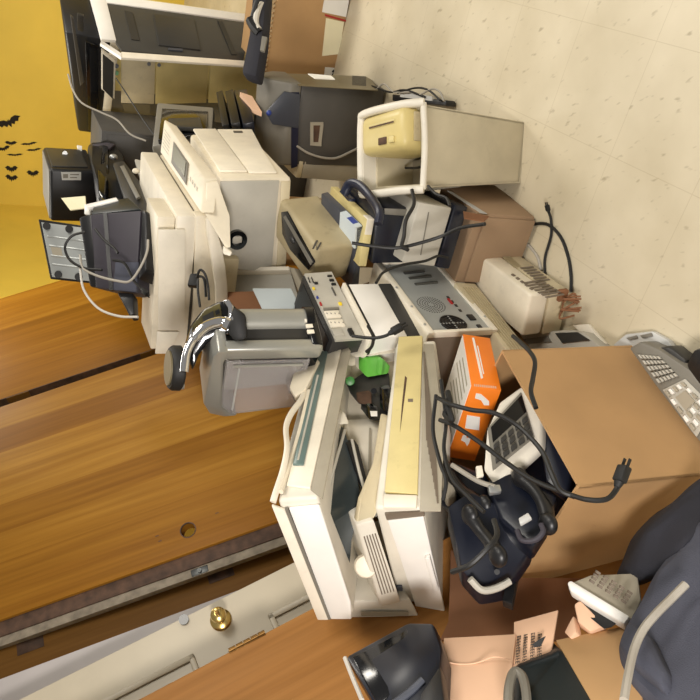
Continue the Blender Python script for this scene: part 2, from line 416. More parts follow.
MB().bx((-P.a/2, -P.b/2-.003, 0), (P.a/2, -P.b/2+.001, P.c)).build('edge_strip', M['edge_wood'], t)
q = P.f('L', 152, 356)
for dz in (0, .62):
    MB().bx((-.02, -P.b/2-.006, q.z-.05+dz), (.022, -P.b/2-.002, q.z+.05+dz), .001).build('hinge', M['old_brass'], t)
# pale jamb board behind the gap between the two golden doors
P = pose('doorA'); P.m = P.m @ Matrix.Translation(V((-.075, -.16, 0))); P.i = P.m.inverted()
t = thing('jamb_board', P, 'pale grey jamb board showing in the gap between two golden doors', 'board')
MB().bx((-.018, -P.b/2-.05, 0), (.018, -P.b/2+.22, 2.0), .002).build('board', M['warmgrey'], t)
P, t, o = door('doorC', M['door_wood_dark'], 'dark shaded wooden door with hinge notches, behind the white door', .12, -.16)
q = P.f('R', 220, 572)
for dz in (0, -.66, .66):
    MB().bx((P.a/2-.004, q.y-.028, q.z-.045+dz), (P.a/2+.0012, q.y+.02, q.z+.045+dz), .001).build('hinge_notch', M['edge_wood'], t)
P, t, o = door('doorD2', M['door_blue'], 'bluish white plain door between the dark door and the knobbed door')
P, t, o = door('doorD', M['door_white'], 'white panelled door with a brass knob')
k = P.f('R', 221, 620)
n = MB().lathe([(.030, 0), (.030, .004), (.025, .009), (.013, .012), (.011, .03), (.013, .036), (.019, .042), (.022, .050), (.020, .058), (.012, .064), (.006, .065)], k, (1, 0, 0), 28)
kn = n.build('knob', M['brass'], t)
MB().lathe([(.006, .068), (.006, .072), (.004, .073)], k, (1, 0, 0), 16).build('keyhole', M['old_brass'], kn)
q = P.f('R', 184, 620); MB().cyl(q - V((.004, 0, 0)), q + V((.006, 0, 0)), .014, seg=20).build('bolt', M['gloss_black'], t)
w = P.b/2
for z0, z1 in ((.16, k.z-.12), (k.z+.10, 1.95)):
    for y0, y1 in ((-w+.13, -.05), (.05, w-.10)):
        b = MB()
        for a0, a1 in (((y0, z0), (y1, z0+.016)), ((y0, z1-.016), (y1, z1)), ((y0, z0), (y0+.016, z1)), ((y1-.016, z0), (y1, z1))):
            b.bx((P.a/2-.002, a0[0], a0[1]), (P.a/2+.008, a1[0], a1[1]), .003)
        b.build('panel_moulding', M['door_white'], t)
P, t, o = door('doorE', M['door_wood_brown'], 'brown wooden door nearest the camera, with a rusty hinge on its edge')
q = P.f('R', 246, 640)
b = MB().bx((P.a/2-.006, P.b/2-.004, q.z-.05), (P.a/2+.002, P.b/2+.004, q.z+.05), .001)
for i in range(5): b.cyl((P.a/2+.002, P.b/2+.003, q.z-.05+i*.02), (P.a/2+.002, P.b/2+.003, q.z-.032+i*.02), .0055, seg=10)
b.build('hinge', M['old_brass'], t)

# ------------------------------------------------------------------ cartons
def carton(name, P, label, m='card', flaps=(), wall=.006, cat='box', group=None, top=True, z0=0.0):
    t = thing(name, P, label, cat, group)
    a, b, c = P.a/2, P.b/2, P.c
    mb = MB()
    if top: mb.bx((-a, -b, z0), (a, b, c), .003)
    else:
        mb.bx((-a, -b, z0), (a, -b+wall, c), 0); mb.bx((-a, b-wall, z0), (a, b, c), 0)
        mb.bx((-a, -b+wall, z0), (-a+wall, b-wall, c), 0); mb.bx((a-wall, -b+wall, z0), (a, b-wall, c), 0)
        mb.bx((-a+wall, -b+wall, z0), (a-wall, b-wall, z0+wall), 0)
    mb.build('box_body', M[m], t)
    return t
# tall carton at the far right, ends in open corrugated flaps
P = pose('tallbox'); P.m = Matrix.Translation(P.m.to_translation()) @ Matrix.Rotation(POSES['tallbox'][6], 4, 'Z'); P.i = P.m.inverted()
P = Pose((1.7337, 3.4111, 0), (P.a, P.b, P.c), (POSES['tallbox'][6], 0, -.05))
t = carton('cardboard_box', P, 'tall brown cardboard box with white paper labels, by the bare floor')
MB().plate(P.q('L', [(349, 0), (346, 17), (322, 12), (324, 0)]), NRM['L'], .0015).build('paper_label', M['white'], t)
MB().plate(P.q('L', [(326, 18), (344, 22), (339, 54), (322, 56)]), NRM['L'], .0015).build('paper_label', M['cream_paper'], t)
MB().plate(P.q('L', [(325, 67), (337, 68), (337, 77), (324, 76)]), NRM['L'], .0015).build('paper_label', M['white'], t)
b = MB()
for x, y in ((333, 71), (333, 74)): b.cyl(P.f('L', x, y), P.f('L', x, y, .003), .007)
b.build('label_print', M['black'], t)
b = MB()
for i in range(44):
    y0 = -P.a/2 + P.a*i/44
    b.bx((y0, -P.b/2-.006, P.c-.002 + .010*(i % 2)), (y0+P.a/44, -P.b/2+.012, P.c+.022+.006*(i % 2)))
b.build('torn_edge', M['card_edge'], t)
b = MB().plate(P.q('L', [(325, 14), (346, 20), (347, 22), (325, 16)], .0015), NRM['L'], .001)
b.build('pen_stroke', M['red'], t)

# black bag hanging over that carton
b = MB()
pts = [(252, -14, 3.2), (267, -14, 3.15), (262, 40, 3.02), (256, 77, 2.96), (240, 72, 3.0), (248, 34, 3.1)]
b.away([at(*q) for q in pts], .07, .02)
tb = thing('laptop_bag', at(262, 40, 3.15), 'black laptop bag with a grey tag on top of the tall cardboard box', 'bag')
inv = Matrix.Translation(-at(262, 40, 3.15))
def wl(mb): mb.bm.transform(inv); return mb
wl(b).build('bag_body', M['cloth_black'], tb)
wl(MB().away([at(*q) for q in ((262, 36, 3.0), (267, 37, 2.99), (264, 51, 2.96), (260, 50, 2.97))], .01)).build('tag', M['midgrey'], tb)
wl(MB().tube([at(*q) for q in ((262, 4, 3.13), (257, 14, 3.1), (256, 24, 3.08), (259, 30, 3.06))], .014)).build('handle', M['cord_white'], tb)
wl(MB().tube([at(*q) for q in ((250, 20, 3.1), (254, 27, 3.08), (260, 34, 3.06))], .02)).build('strap_buckle', M['black'], tb)
wl(MB().tube([at(*q) for q in ((262, -8, 3.1), (256, 4, 3.1), (252, 18, 3.1))], .012, flat=.5)).build('strap', M['black'], tb)

# ------------------------------------------------------------------ office copier, far right
P0 = pose('copier'); zc = P0.m.to_translation().z
P = Pose((1.7255, 4.0342, 0.0), (P0.a, P0.b, P0.c + zc), (math.radians(-56), 0.03, 0))
a, b_, c = P.a/2, P.b/2, P.c
t = thing('office_copier', P, 'large floor copier with a dark side panel, black lid and cream front', 'copier')
MB().bx((-a, -b_, 0), (a, b_, c), .008).build('cabinet', M['yellow_cream'], t)
sd = MB(); R = lambda *p: P.q('R', p)
sd.plate(R((105, 5), (250, 25), (243, 63), (121, 52), (116, 45)), NRM['R'], .012, .003)
side = sd.build('side_panel', M['copier_grey'], t)
MB().plate(R((153, 17), (193, 22), (200, 53), (158, 48)), NRM['R'], .02, .003).build('bypass_tray', M['charcoal'], side)
MB().plate(R((217, 23), (222, 24), (236, 57), (231, 57)), NRM['R'], .016).build('grip_slot', M['black'], side)
MB().plate(R((124, 13), (132, 15), (139, 43), (131, 42)), NRM['R'], .016).build('vent_panel', M['charcoal'], side)
MB().plate(R((168, 51), (182, 52), (182, 54), (168, 53)), NRM['R'], .02).build('latch', M['bluegrey'], side)
MB().plate(R((88, -6), (104, -6), (116, 43), (101, 42)), NRM['R'], .016, .003).build('scanner_frame', M['white'], t)
MB().plate(R((104, -3), (251, 17), (250, 24), (105, 5)), NRM['R'], .016, .003).build('frame_edge', M['white'], t)
MB().plate(R((101, 43), (121, 56), (121, 60), (100, 46)), NRM['R'], .016).build('frame_edge', M['white'], t)
Lq = lambda *p: P.q('L', p)
MB().plate(R((121, 54), (262, 64), (262, 69), (121, 60)), NRM['R'], .014, .003).build('frame_edge', M['cream_light'], t)
MB().plate(Lq((121, 58), (155, 60), (154, 103), (121, 102)), NRM['L'], .01, .003).build('front_cover', M['beige'], t)
MB().plate(Lq((156, 60), (208, 63), (206, 102), (155, 103)), NRM['L'], .01, .003).build('front_door', M['gold_cream'], t)
MB().plate(Lq((210, 63), (270, 66), (270, 101), (208, 102)), NRM['L'], .01, .003).build('front_door', M['gold_cream'], t)
for x, y in ((149, 64), (159, 65)): MB().cyl(P.f('L', x, y), P.f('L', x, y, .016), .010).build('screw', M['black'], t)
# scanner head overhanging to the left, with its black document feeder
hd = MB(); z1 = c
w0, w1 = P.f('L', 100, 44), P.f('L', 104, 136)
hd.bx((w1.x, -b_-.012, w1.z-.02), (a+.0, b_, z1+.0), .006); head = hd.build('scanner_head', M['cream'], t)
pl = MB().plate(Lq((101, 47), (115, 57), (114, 96), (101, 86)), NRM['L'], .03, .004).build('control_panel', M['cream_light'], t)
MB().plate([p + V((0, -.031, 0)) for p in Lq((102, 50), (113, 59), (112, 95), (102, 85))], NRM['L'], .004).build('screen', M['charcoal'], pl)
for x, y in ((116.5, 66), (116.5, 73)): MB().cyl(P.f('L', x, y, .0), P.f('L', x, y, .02), .012).build('button', M['green_dark' if y > 70 else 'black'], pl)
MB().plate(Lq((106, 116), (110, 117), (110, 127), (106, 126)), NRM['L'], .016).build('sticker', M['yellowed'], head)
e0 = P.f('L', 68, 0); e1 = P.f('L', 84, 132)
ld = MB(); zt = e0.z
ld.hexa([(e1.x, -b_-.01, z1), (a, -b_-.01, z1), (a, b_, z1), (e1.x, b_, z1), (e1.x+.0, -b_+.0, zt-.10), (a-.03, -b_+.05, zt), (a-.03, b_, zt), (e1.x, b_, zt-.10)], .012)
lid = ld.build('document_feeder', M['black'], t)
MB().plate(Lq((85, 40), (98, 44), (98, 130), (88, 128)), NRM['L'], .015, .004).build('feeder_cover', M['gloss_black'], lid)
MB().plate(Lq((77, 12), (84, 14), (83, 30), (77, 28)), NRM['L'], .02, .004).build('feeder_tray', M['charcoal'], lid)
MB().plate(Lq((70, 14), (73, 16), (84, 80), (80, 84)), NRM['L'], .02, .003).build('paper_guide', M['darkgrey'], lid)
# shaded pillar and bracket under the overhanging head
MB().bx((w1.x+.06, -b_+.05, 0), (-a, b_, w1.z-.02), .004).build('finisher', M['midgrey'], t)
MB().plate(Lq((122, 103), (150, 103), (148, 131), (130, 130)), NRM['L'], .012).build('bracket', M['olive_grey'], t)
MB().plate(Lq((143, 133), (145, 133), (145, 145), (143, 145)), NRM['L'], .02).build('caution_tag', M['yellow'], t)

# ------------------------------------------------------------------ grey desktop tower standing on its base, bezel up
P0 = pose('greypc'); P = Pose((1.0549, 2.9833, 0), (P0.a, P0.b, P0.c), (POSES['greypc'][6], -.03, -.07))
a, b_, c = P.a/2, P.b/2, P.c
t = thing('desktop_computer', P, 'dark grey desktop tower standing on end with its curved front upward', 'computer', 'computers')
MB().bx((-a, -b_, 0), (a, b_, c), .004).build('case', M['darkgrey'], t)
MB().plate(P.q('R', [(285, 74), (370, 77), (378, 91), (299, 86)]), NRM['R'], .003).build('case_edge_panel', M['olive_grey'], t)
mb = MB()
for i in range(9):
    y0 = 78+1.3*i
    mb.plate(P.q('R', [(352, 76+1.2*i*.9+.4), (366, 77+1.2*i*.9+.4), (366, 77.6+1.2*i*.9+.4), (352, 76.6+1.2*i*.9+.4)]), NRM['R'], .004)
mb.build('vent_slots', M['black'], t)
fr = MB()
for q in ([(310, 122), (323, 122), (323, 125), (310, 125)], [(310, 142), (321, 142), (321, 146), (310, 145)], [(310, 125), (313, 125), (313, 142), (310, 142)], [(320, 125), (323, 125), (321, 142), (318, 142)]):
    fr.plate(P.q('L', q), NRM['L'], .006)
f_ = fr.build('lock_plate', M['warmgrey'], t)
MB().plate(P.q('L', [(313, 125), (320, 125), (318, 142), (313, 142)]), NRM['L'], .002).build('lock_recess', M['edge_wood'], f_)
mb = MB(); prof = [(0, -b_-.004), (0, b_+.004), (.07, b_+.006), (.15, b_*.5), (.16, 0), (.13, -b_*.6), (.05, -b_-.006)]
mb.plate([V((-a-.005, y, c+z)) for z, y in prof], (1, 0, 0), P.a+.012, .012)
bz = mb.build('front_bezel', M['midgrey'], t)
MB().plate(P.q('L', [(284, 91), (300, 94), (298, 128), (272, 124), (265, 112)], .004), NRM['L'], .008, .004).build('side_cheek', M['bluegrey'], bz)
MB().ball(P.f('L', 269, 113, .012), (.012, .006, .012), 2).build('power_light', M['blue'], bz)
MB().plate(P.q('L', [(291, 92), (299, 92), (297, 166), (291, 168)], .002), NRM['L'], .006).build('bezel_seam', M['navy'], bz)
solo('paper_sheet', MB().away([at(*q) for q in ((308, 73.5, 2.85), (331, 75.5, 2.84), (335, 79, 2.82), (315, 78, 2.82))], .004), M['paper'], 'white folded paper lying on the dark grey desktop tower', 'paper')
# pale tower whose flank shows as a strip beside it
w = P.w2l(at(296, 168, 2.86))
Pb = upright(P.m @ V((-a-.045, -b_+.19, 0)), .08, .36, .36, math.degrees(POSES['greypc'][6]))
tt = thing('desktop_computer', Pb, 'slim pale beige computer standing against the dark grey tower', 'computer', 'computers')
MB().bx((-.04, -.18, 0), (.04, .16, .345), .004).build('case', M['warmgrey'], tt)
MB().bx((-.041, -.18, .345), (.041, .165, .372), .006).build('front_bezel', M['beige'], tt)
# power strip and leads on the floor behind the white tower
tp = thing('power_strip', atz(418, 97, .02), 'black power strip with tangled leads behind the white tower', 'power strip')
inv = Matrix.Translation(-atz(418, 97, .02))
dq = (atz(444, 104, 0) - atz(395, 98, 0)).normalized()
wl(MB().away([atz(446, 100, .05), atz(446, 106, .05), atz(392, 101, .05), atz(392, 94, .05)], .045, .006)).build('strip_body', M['black'], tp)
wl(MB().away([atz(432, 96.5, .055), atz(400, 91, .055), atz(400, 97, .055), atz(432, 101, .055)], .01)).build('socket_face', M['wrap'], tp)
for k_, q in enumerate(([(376, 90), (384, 84), (394, 92), (410, 92)], [(398, 93), (415, 88), (428, 90), (440, 100)], [(420, 95), (432, 89), (440, 92), (444, 101)], [(372, 86), (390, 92), (405, 90), (425, 97)])):
    wl(MB().tube([atz(x, y, .06) for x, y in q], .004)).build('lead', M['cord_black' if k_ % 2 else 'cord_grey'], tp)
# lead draped over the grey tower's flank
def cord(pts, r, m, label, name='loose_cable', plug=None, world=False, group='loose cords'):
    mb = MB(); W = pts if world else [at(*q) for q in pts]
    mb.tube(W, r)
    if plug is None: return solo(name, mb, M[m], label, 'cord', group)
    t = thing(name, W[0], label, 'cord', group); inv = Matrix.Translation(-W[0])
    mb.bm.transform(inv); mb.build('lead', M[m], t)
    pm, size = plug
    d = (W[-1]-W[-2]).normalized(); q = d.to_track_quat('Z', 'Y').to_matrix()
    pb = MB().box(V((0, 0, size*.55)), (size*.75, size*.6, size*1.1), size*.12)
    pb.cyl((0, 0, -size*.35), (0, 0, 0), size*.2, size*.3)
    for s in (-1, 1): pb.box((s*size*.2, 0, size*1.35), (size*.07, size*.2, size*.5))
    pb.bm.transform(Matrix.Translation(W[-1]-W[0]) @ q.to_4x4()); pb.build('plug', M[pm], t)
    return t
W = [P.m @ P.f('L', x, y, .012) for x, y in ((297, 146), (308, 153), (322, 157.5), (336, 158), (350, 152), (364, 145))]
cord(W, .0055, 'cord_grey', 'grey lead sagging across the side of the dark grey tower', world=True)

# ------------------------------------------------------------------ white tower with a yellowed drive bezel, open top
v = [0.6494, 2.032, 0.0, 0.2248, 0.22, 0.44]
P = Pose(v[:3], v[3:6], (-.118, .15, -.05))
t = thing('computer_tower', P, 'white flared tower on the floor with a yellowed drive panel in its open end', 'computer', 'computers')
q4 = P.q('L', [(423, 104), (423, 188), (520, 183), (526, 122)])
dp = V((0, .24, 0)); tp_ = .82
def back(p): return V((p.x*.9+.0, p.y, p.z)) + dp
nt_, lt_, lb_, nb_ = q4
fl = MB()
th = .012
fl.plate([nt_, lt_, lb_, nb_], (0, 1, 0), th, .004)
fl.plate([back(x) for x in (nt_, lt_, lb_, nb_)], (0, -1, 0), th, .004)
fl.hexa([nt_, nb_, back(nb_), back(nt_)] + [x - V((th, 0, 0)) for x in (nt_, nb_, back(nb_), back(nt_))], .004)
fl.hexa([lt_, lb_, back(lb_), back(lt_)] + [x + V((th, 0, 0)) for x in (lt_, lb_, back(lb_), back(lt_))], .004)
fl.hexa([lb_, nb_, back(nb_), back(lb_)] + [x + V((0, 0, th)) for x in (lb_, nb_, back(nb_), back(lb_))])
case = fl.build('case', M['tower'], t)
# rounded open rim standing proud of the case
zt = (nt_.z+lt_.z)/2
x0, x1 = lt_.x-.004, nt_.x+.004; y0, y1 = -P.b/2-.004, P.b/2+.024
rim = MB()
path = [V((x1, y0, zt)), V((x1, y0+.06, zt+.04)), V((x1-.0, y1-.03, zt+.055)), V((x1-.02, y1, zt+.05)), V((0, y1+.004, zt+.05)), V((x0+.02, y1, zt+.05)), V((x0, y1-.03, zt+.055)), V((x0, y0+.06, zt+.04)), V((x0, y0, zt))]
rim.tube(path, .013, 10, 5)
rim.tube([V((x0, y0+.004, zt)), V(((x0+x1)/2, y0, zt-.004)), V((x1, y0+.004, zt))], .010, 10)
rim.build('rim', M['offwhite'], t)
wl_ = MB()
wl_.plate([V((x1, y0+.02, zt-.02)), V((x1, y1-.02, zt-.02)), V((x1, y1-.03, zt+.05)), V((x1, y0+.05, zt+.035))], (-1, 0, 0), .01)
wl_.plate([V((x0, y0+.02, zt-.02)), V((x0, y1-.02, zt-.02)), V((x0, y1-.03, zt+.05)), V((x0, y0+.05, zt+.035))], (1, 0, 0), .01)
wl_.plate([V((x0, y1, zt-.02)), V((x1, y1, zt-.02)), V((x1, y1, zt+.05)), V((x0, y1, zt+.05))], (0, -1, 0), .01)
wl_.build('rim_wall', M['offwhite'], t)
xm = x1-.012; xn = x0 + (x1-x0)*.47
dr = MB().bx((xn, y0+.02, zt-.15), (xm+.004, y1-.006, zt+.062), .028, 3)
d_ = dr.build('drive_panel', M['yellow_cream'], t)
MB().bx((xn+(xm-xn)*.66, y0+.06, zt+0.061), (xn+(xm-xn)*.76, y1-.06, zt+0.065), .002).build('disc_slot', M['yellowed'], d_)
MB().bx((xn+(xm-xn)*.67, y0+.062, zt+0.063), (xn+(xm-xn)*.71, y1-.062, zt+0.066)).build('slot_gap', M['edge_wood'], d_)
MB().bx((xn+(xm-xn)*.2, y0+.10, zt+0.061), (xn+(xm-xn)*.38, y0+.14, zt+0.066), .003).build('logo_badge', M['edge_wood'], d_)
MB().bx((xn+(xm-xn)*.2, y0+.06, zt+0.061), (xn+(xm-xn)*.36, y0+.085, zt+0.069), .003).build('button', M['yellowed'], d_)
MB().bx((xn+(xm-xn)*.2, y0+.021, zt-.01), (xn+(xm-xn)*.9, y0+.012, zt+.024), .003).build('button_bar', M['beige_dark'], d_)
MB().bx((x0+.012, y0+.012, zt-.16), (xn-.002, y1-.01, zt-.15)).build('inner_floor', M['warmgrey'], t)
MB().tube([V((xn-.03, y1-.04, zt-.10)), V((xn-.04, y0+.1, zt-.07)), V((xn-.02, y0+.04, zt-.1))], .004).build('inner_lead', M['cord_black'], t)
# ------------------------------------------------------------------ big cream laser printer
v = POSES['laser']; k_ = .86
P = Pose(EYE + (V(v[:3]) - EYE)*k_, (v[3]*k_, .60, v[5]*k_), (v[6], v[7], v[8]))
sh = P.m.to_3x3() @ V((0, -(v[4]*k_-.60)/2, 0)); P.m = Matrix.Translation(sh) @ P.m; P.i = P.m.inverted()
a, b_, c = P.a/2, P.b/2, P.c
t = thing('laser_printer', P, 'big cream laser printer with a tilted control panel and grey front door', 'printer', 'printers')
MB().bx((-a, -b_, 0), (a, b_, c), .012).build('body', M['cream'], t)
MB().plate(P.q('L', [(220, 181), (279, 180), (271, 271), (224, 268)]), NRM['L'], .006, .002).build('front_door', M['lightgrey'], t)
MB().plate(P.q('L', [(281, 181), (290, 181), (285, 270), (276, 271)]), NRM['L'], .008, .002).build('tray_front', M['beige'], t)
MB().plate(P.q('R', [(193, 131), (216, 131), (247, 173), (220, 173)]), NRM['R'], .010, .004).build('side_cover', M['cream_light'], t)
MB().plate(P.q('R', [(217, 131), (252, 131), (262, 150), (277, 174), (249, 174)]), NRM['R'], .008, .004).build('side_cover', M['cream_light'], t)
MB().plate(P.q('R', [(233, 133), (242, 133), (243, 135), (234, 135)]), NRM['R'], .0095).build('lock_slot', M['darkgrey'], t)
hd = P.f('L', 236, 238)
n_ = MB(); n_.ring(hd + V((0, -.006, 0)), (0, -1, 0), .019, .034, .018); latch = n_.build('latch', M['gloss_black'], t)
MB().box(hd + V((.002, -.016, 0)), (.026, .014, .034), .004).build('latch_tab', M['lightgrey'], latch)
A, B, C_, D_, E_, G = [P.w2l(at(*q)) for q in ((164, 119, 2.68), (177, 126, 2.67), (218, 178.5, 2.345), (205, 178.5, 2.345), (201, 213, 2.25), (160, 152, 2.55))]
dn = B - A; d2 = C_ - D_
pan = MB().hexa([B, C_, E_ + d2, G + dn, A, D_, E_, G], .004).build('control_panel', M['cream'], t)
def on_top(fu, fv, off=.002):
    p0 = A.lerp(D_, fu); p1 = G.lerp(E_, fu); n = (D_-A).cross(G-A).normalized()
    if n.z < 0: n = -n
    return p0.lerp(p1, fv) + n*off
nn = (D_-A).cross(G-A).normalized(); nn = nn if nn.z > 0 else -nn
MB().plate([on_top(*q) for q in ((.30, .22), (.66, .22), (.66, .86), (.30, .86))], nn, .004, .001).build('screen_frame', M['midgrey'], pan)
MB().plate([on_top(*q, .007) for q in ((.34, .3), (.62, .3), (.62, .72), (.34, .72))], nn, .002).build('screen', M['screen'], pan)
mb = MB()
for i in range(6): mb.plate([on_top(*q) for q in ((.05, .25+.1*i), (.2, .25+.1*i), (.2, .27+.1*i), (.05, .27+.1*i))], nn, .001)
for i in range(4): mb.plate([on_top(*q) for q in ((.72+.05*i, .5), (.73+.05*i, .5), (.73+.05*i, .62), (.72+.05*i, .62))], nn, .001)
mb.build('panel_print', M['lightgrey'], pan)
q5 = [P.w2l(at(*q)) for q in ((217, 180, 2.33), (229, 215, 2.28), (230, 246, 2.25), (225, 247, 2.25), (205, 214, 2.26), (206, 182, 2.33))]
MB().plate(q5, (0, -1, 0), .012, .003).build('side_lever', M['cream'], t)
MB().plate([P.w2l(at(*q)) for q in ((223, 245, 2.24), (231, 250, 2.24), (229, 254, 2.24), (222, 252, 2.24))], (0, -1, 0), .02, .003).build('lever_tip', M['cream_light'], t)
# carton it stands on
Pb = upright((P.m.to_translation().x-.12, P.m.to_translation().y-.0, 0), .16, .34, P.m.to_translation().z-.025, -30)
carton('cardboard_box', Pb, 'brown carton hidden under the big cream laser printer')

# ------------------------------------------------------------------ white drawer and sheet of paper beside it
t = thing('printer_drawer', at(260, 285, 2.55), 'pale grey open printer drawer below the grey printer door', 'drawer')
inv = Matrix.Translation(-at(260, 285, 2.55))
b = MB(); b.away([at(*q) for q in ((226, 269, 2.62), (290, 269, 2.55), (300, 302, 2.50), (222, 300, 2.58))], .03, .004); wl(b).build('drawer_front', M['lightgrey'], t)
b = MB(); b.away([at(*q) for q in ((225, 267, 2.60), (289, 266, 2.53), (290, 270, 2.52), (225, 271, 2.59))], .09, .003); wl(b).build('drawer_rim', M['cream_light'], t)
b = MB(); b.away([at(*q) for q in ((289, 267, 2.52), (294, 268, 2.50), (310, 300, 2.42), (301, 300, 2.44))], .05, .003); wl(b).build('drawer_end', M['warmgrey'], t)
solo('cardboard_sheet', MB().away([at(*q) for q in ((228, 292, 2.50), (262, 291, 2.46), (262, 312, 2.40), (222, 310, 2.46))], .01), M['card_dark'], 'scrap of dark brown cardboard behind the coffee maker', 'cardboard')
solo('paper_sheet', MB().away([at(*q) for q in ((252, 288, 2.40), (291, 288, 2.36), (296, 298, 2.33), (294, 311, 2.30), (262, 309, 2.32))], .012, .003), M['bluewhite'], 'bluish white sheet propped behind the silver coffee maker', 'paper')

# ------------------------------------------------------------------ tall cream scanner printer with feeder on top
P = pose('lid'); P = Pose(POSES['lid'][:3], (P.a, P.b, P.c), (POSES['lid'][6], 0, -.03))
a, b_, c = P.a/2, P.b/2, P.c
t = thing('scanner_printer', P, 'tall cream multifunction printer with a wide flat lid next to the wooden doors', 'printer', 'printers')
MB().bx((-a, -b_, 0), (a, b_, c), .006).build('lid', M['cream_light'], t)
MB().bx((-a+.012, -b_+.008, -.010), (a-.012, b_-.012, 0)).build('seam', M['darkgrey'], t)
MB().bx((-a+.004, -b_-.002, -.075), (a-.004, b_-.01, -.010), .006).build('scanner_bed', M['cream'], t)
Pa = pose('adf')
b = MB(); b.bx((-Pa.a/2, -Pa.b/2, 0), (Pa.a/2, Pa.b/2, Pa.c), .005)
b.bm.transform(P.i @ Pa.m); fd = b.build('document_feeder', M['cream'], t)
q = [P.w2l(Pa.m @ p) for p in Pa.q('L', [(159, 228), (187, 228), (187, 330), (159, 330)], .001)]
b = MB().plate(P.q('L', [(158, 229), (185, 229), (185, 330), (158, 330)], .012), (0, -1, 0), .006, .003)
b.build('feeder_cover', M['cream_light'], fd)
MB().plate(P.q('L', [(157, 331), (179, 331), (168, 353), (155, 353)], .010), (0, -1, 0), .006, .002).build('end_cap', M['cream_light'], fd)
# curved front apron below the scanner
arc = [(196, 216), (208, 216), (214, 228), (219, 245), (222, 262), (224, 282), (225, 308), (224, 340), (192, 352)]
AP = P.q('L', arc, .006)
ap = MB().plate(AP, (0, 1, 0), .05, .004).build('front_apron', M['cream'], t)
arc2 = [(205, 216), (210, 216), (216, 230), (221, 247), (224, 264), (226, 284), (227, 310), (226, 338), (214, 338), (215, 310), (214, 284), (211, 264), (208, 246), (205, 230)]
MB().plate(P.q('L', arc2, .007), (0, -1, 0), .022, .006).build('apron_rim', M['cream_light'], ap)
MB().bx((-a+.05, -b_+.03, -.17), (a-.16, -b_+.26, -.075), .01).build('body', M['beige'], t)
MB().bx((-a+.0, -b_-.02, .01), (-a+.02, -b_+.3, .035), .004).build('hinge', M['warmgrey'], t)

# adapter hanging on its side
t = thing('power_adapter', at(193, 280, 2.22), 'small black power adapter hanging on the side of the tall cream printer', 'adapter')
inv = Matrix.Translation(-at(193, 280, 2.22))
wl(MB().away([at(*q) for q in ((190, 273, 2.24), (198, 273, 2.24), (198, 286, 2.23), (187, 285, 2.23))], .03, .005)).build('adapter_body', M['rubber'], t)
wl(MB().tube([at(*q) for q in ((197, 277, 2.2), (200, 270, 2.18), (205, 274, 2.18), (208, 286, 2.18), (209, 300, 2.17))], .004)).build('lead', M['cord_black'], t)
wl(MB().tube([at(*q) for q in ((198, 276, 2.2), (204, 279, 2.19), (206, 297, 2.19))], .004)).build('lead', M['cord_black'], t)
wl(MB().tube([at(*q) for q in ((198, 279, 2.22), (198, 291, 2.21), (200, 307, 2.2))], .004)).build('lead', M['cord_black'], t)

# ------------------------------------------------------------------ grey cabinet and the black towers on it
Pc = upright((1.06, 3.93, 0), .36, .46, 1.13, -30)
t = thing('metal_cabinet', Pc, 'grey metal cabinet in the shade under the black computers', 'cabinet')
MB().bx((-.18, -.23, 0), (.18, .23, 1.13), .006).build('body', M['darkgrey'], t)
MB().bx((-.165, -.236, .05), (.165, -.23, 1.10), .002).build('door', M['darkgrey'], t)
v = POSES['blacktower']; k_ = 1.13
ploc = EYE + (V(v[:3]) - EYE)*k_
P = Pose(ploc, (v[3]*k_, v[4]*k_, v[5]*k_), (v[6], .02, -.02))
a, b_, c = P.a/2, P.b/2, P.c
t = thing('computer_case', P, 'black computer lying nearest the yellow wall, with a sticker on its side', 'computer', 'computers')
MB().bx((-a, -b_, -.02), (a, b_, c), .014, 3).build('case', M['black'], t)
MB().plate(P.q('R', [(46, 149), (80, 151), (88, 168), (52, 167)]), NRM['R'], .006, .003).build('front_panel', M['charcoal'], t)
MB().bx((-a+.01, -b_+.01, c-.002), (a-.012, b_-.01, c+.004), .003).build('top_panel', M['midgrey'], t)
MB().cyl(P.f('R', 65, 153.5), P.f('R', 65, 153.5, .010), .012).build('badge', M['metal'], t)
MB().plate(P.q('R', [(77, 147), (82, 148), (82, 151), (78, 150)]), NRM['R'], .010).build('sticker', M['paper'], t)
stk = MB().plate(P.q('L', [(61, 172), (81, 172), (81, 180), (62, 180)]), NRM['L'], .002).build('sticker', M['wrap'], t)
mb = MB()
for q in ([(63, 174), (68, 174), (68, 178), (63, 178)], [(70, 174), (79, 174), (79, 175), (70, 175)], [(70, 177), (77, 177), (77, 178), (70, 178)]): mb.plate(P.q('L', q, .002), NRM['L'], .001)
mb.build('sticker_print', M['midgrey'], stk)
# second black machine with a glossy curved face
base = at(104, 175, 3.2)
t = thing('computer_case', base, 'black computer with a glossy curved face between two dark machines', 'computer', 'computers')
inv = Matrix.Translation(-base)
b = MB(); b.away([at(*q) for q in ((86, 143, 3.55), (98, 139, 3.58), (112, 140, 3.58), (122, 150, 3.45), (141, 205, 3.05), (96, 200, 3.05), (92, 168, 3.2))], .22, .03); wl(b).build('case', M['black'], t)
b = MB(); b.away([at(*q) for q in ((98, 146, 3.46), (108, 145, 3.46), (109, 170, 3.2), (106, 196, 2.98), (98, 190, 3.0), (97, 170, 3.15))], .04, .01); wl(b).build('gloss_face', M['gloss_black'], t)
b = MB(); b.away([at(*q) for q in ((91, 144, 3.5), (107, 142, 3.5), (115, 144, 3.5), (108, 150, 3.44), (92, 150, 3.44))], .03, .006); wl(b).build('top_edge', M['purple_black'], t)
wl(MB().ball(at(113.5, 157, 3.3), (.014, .014, .02), 2)).build('knob', M['metal'], t)
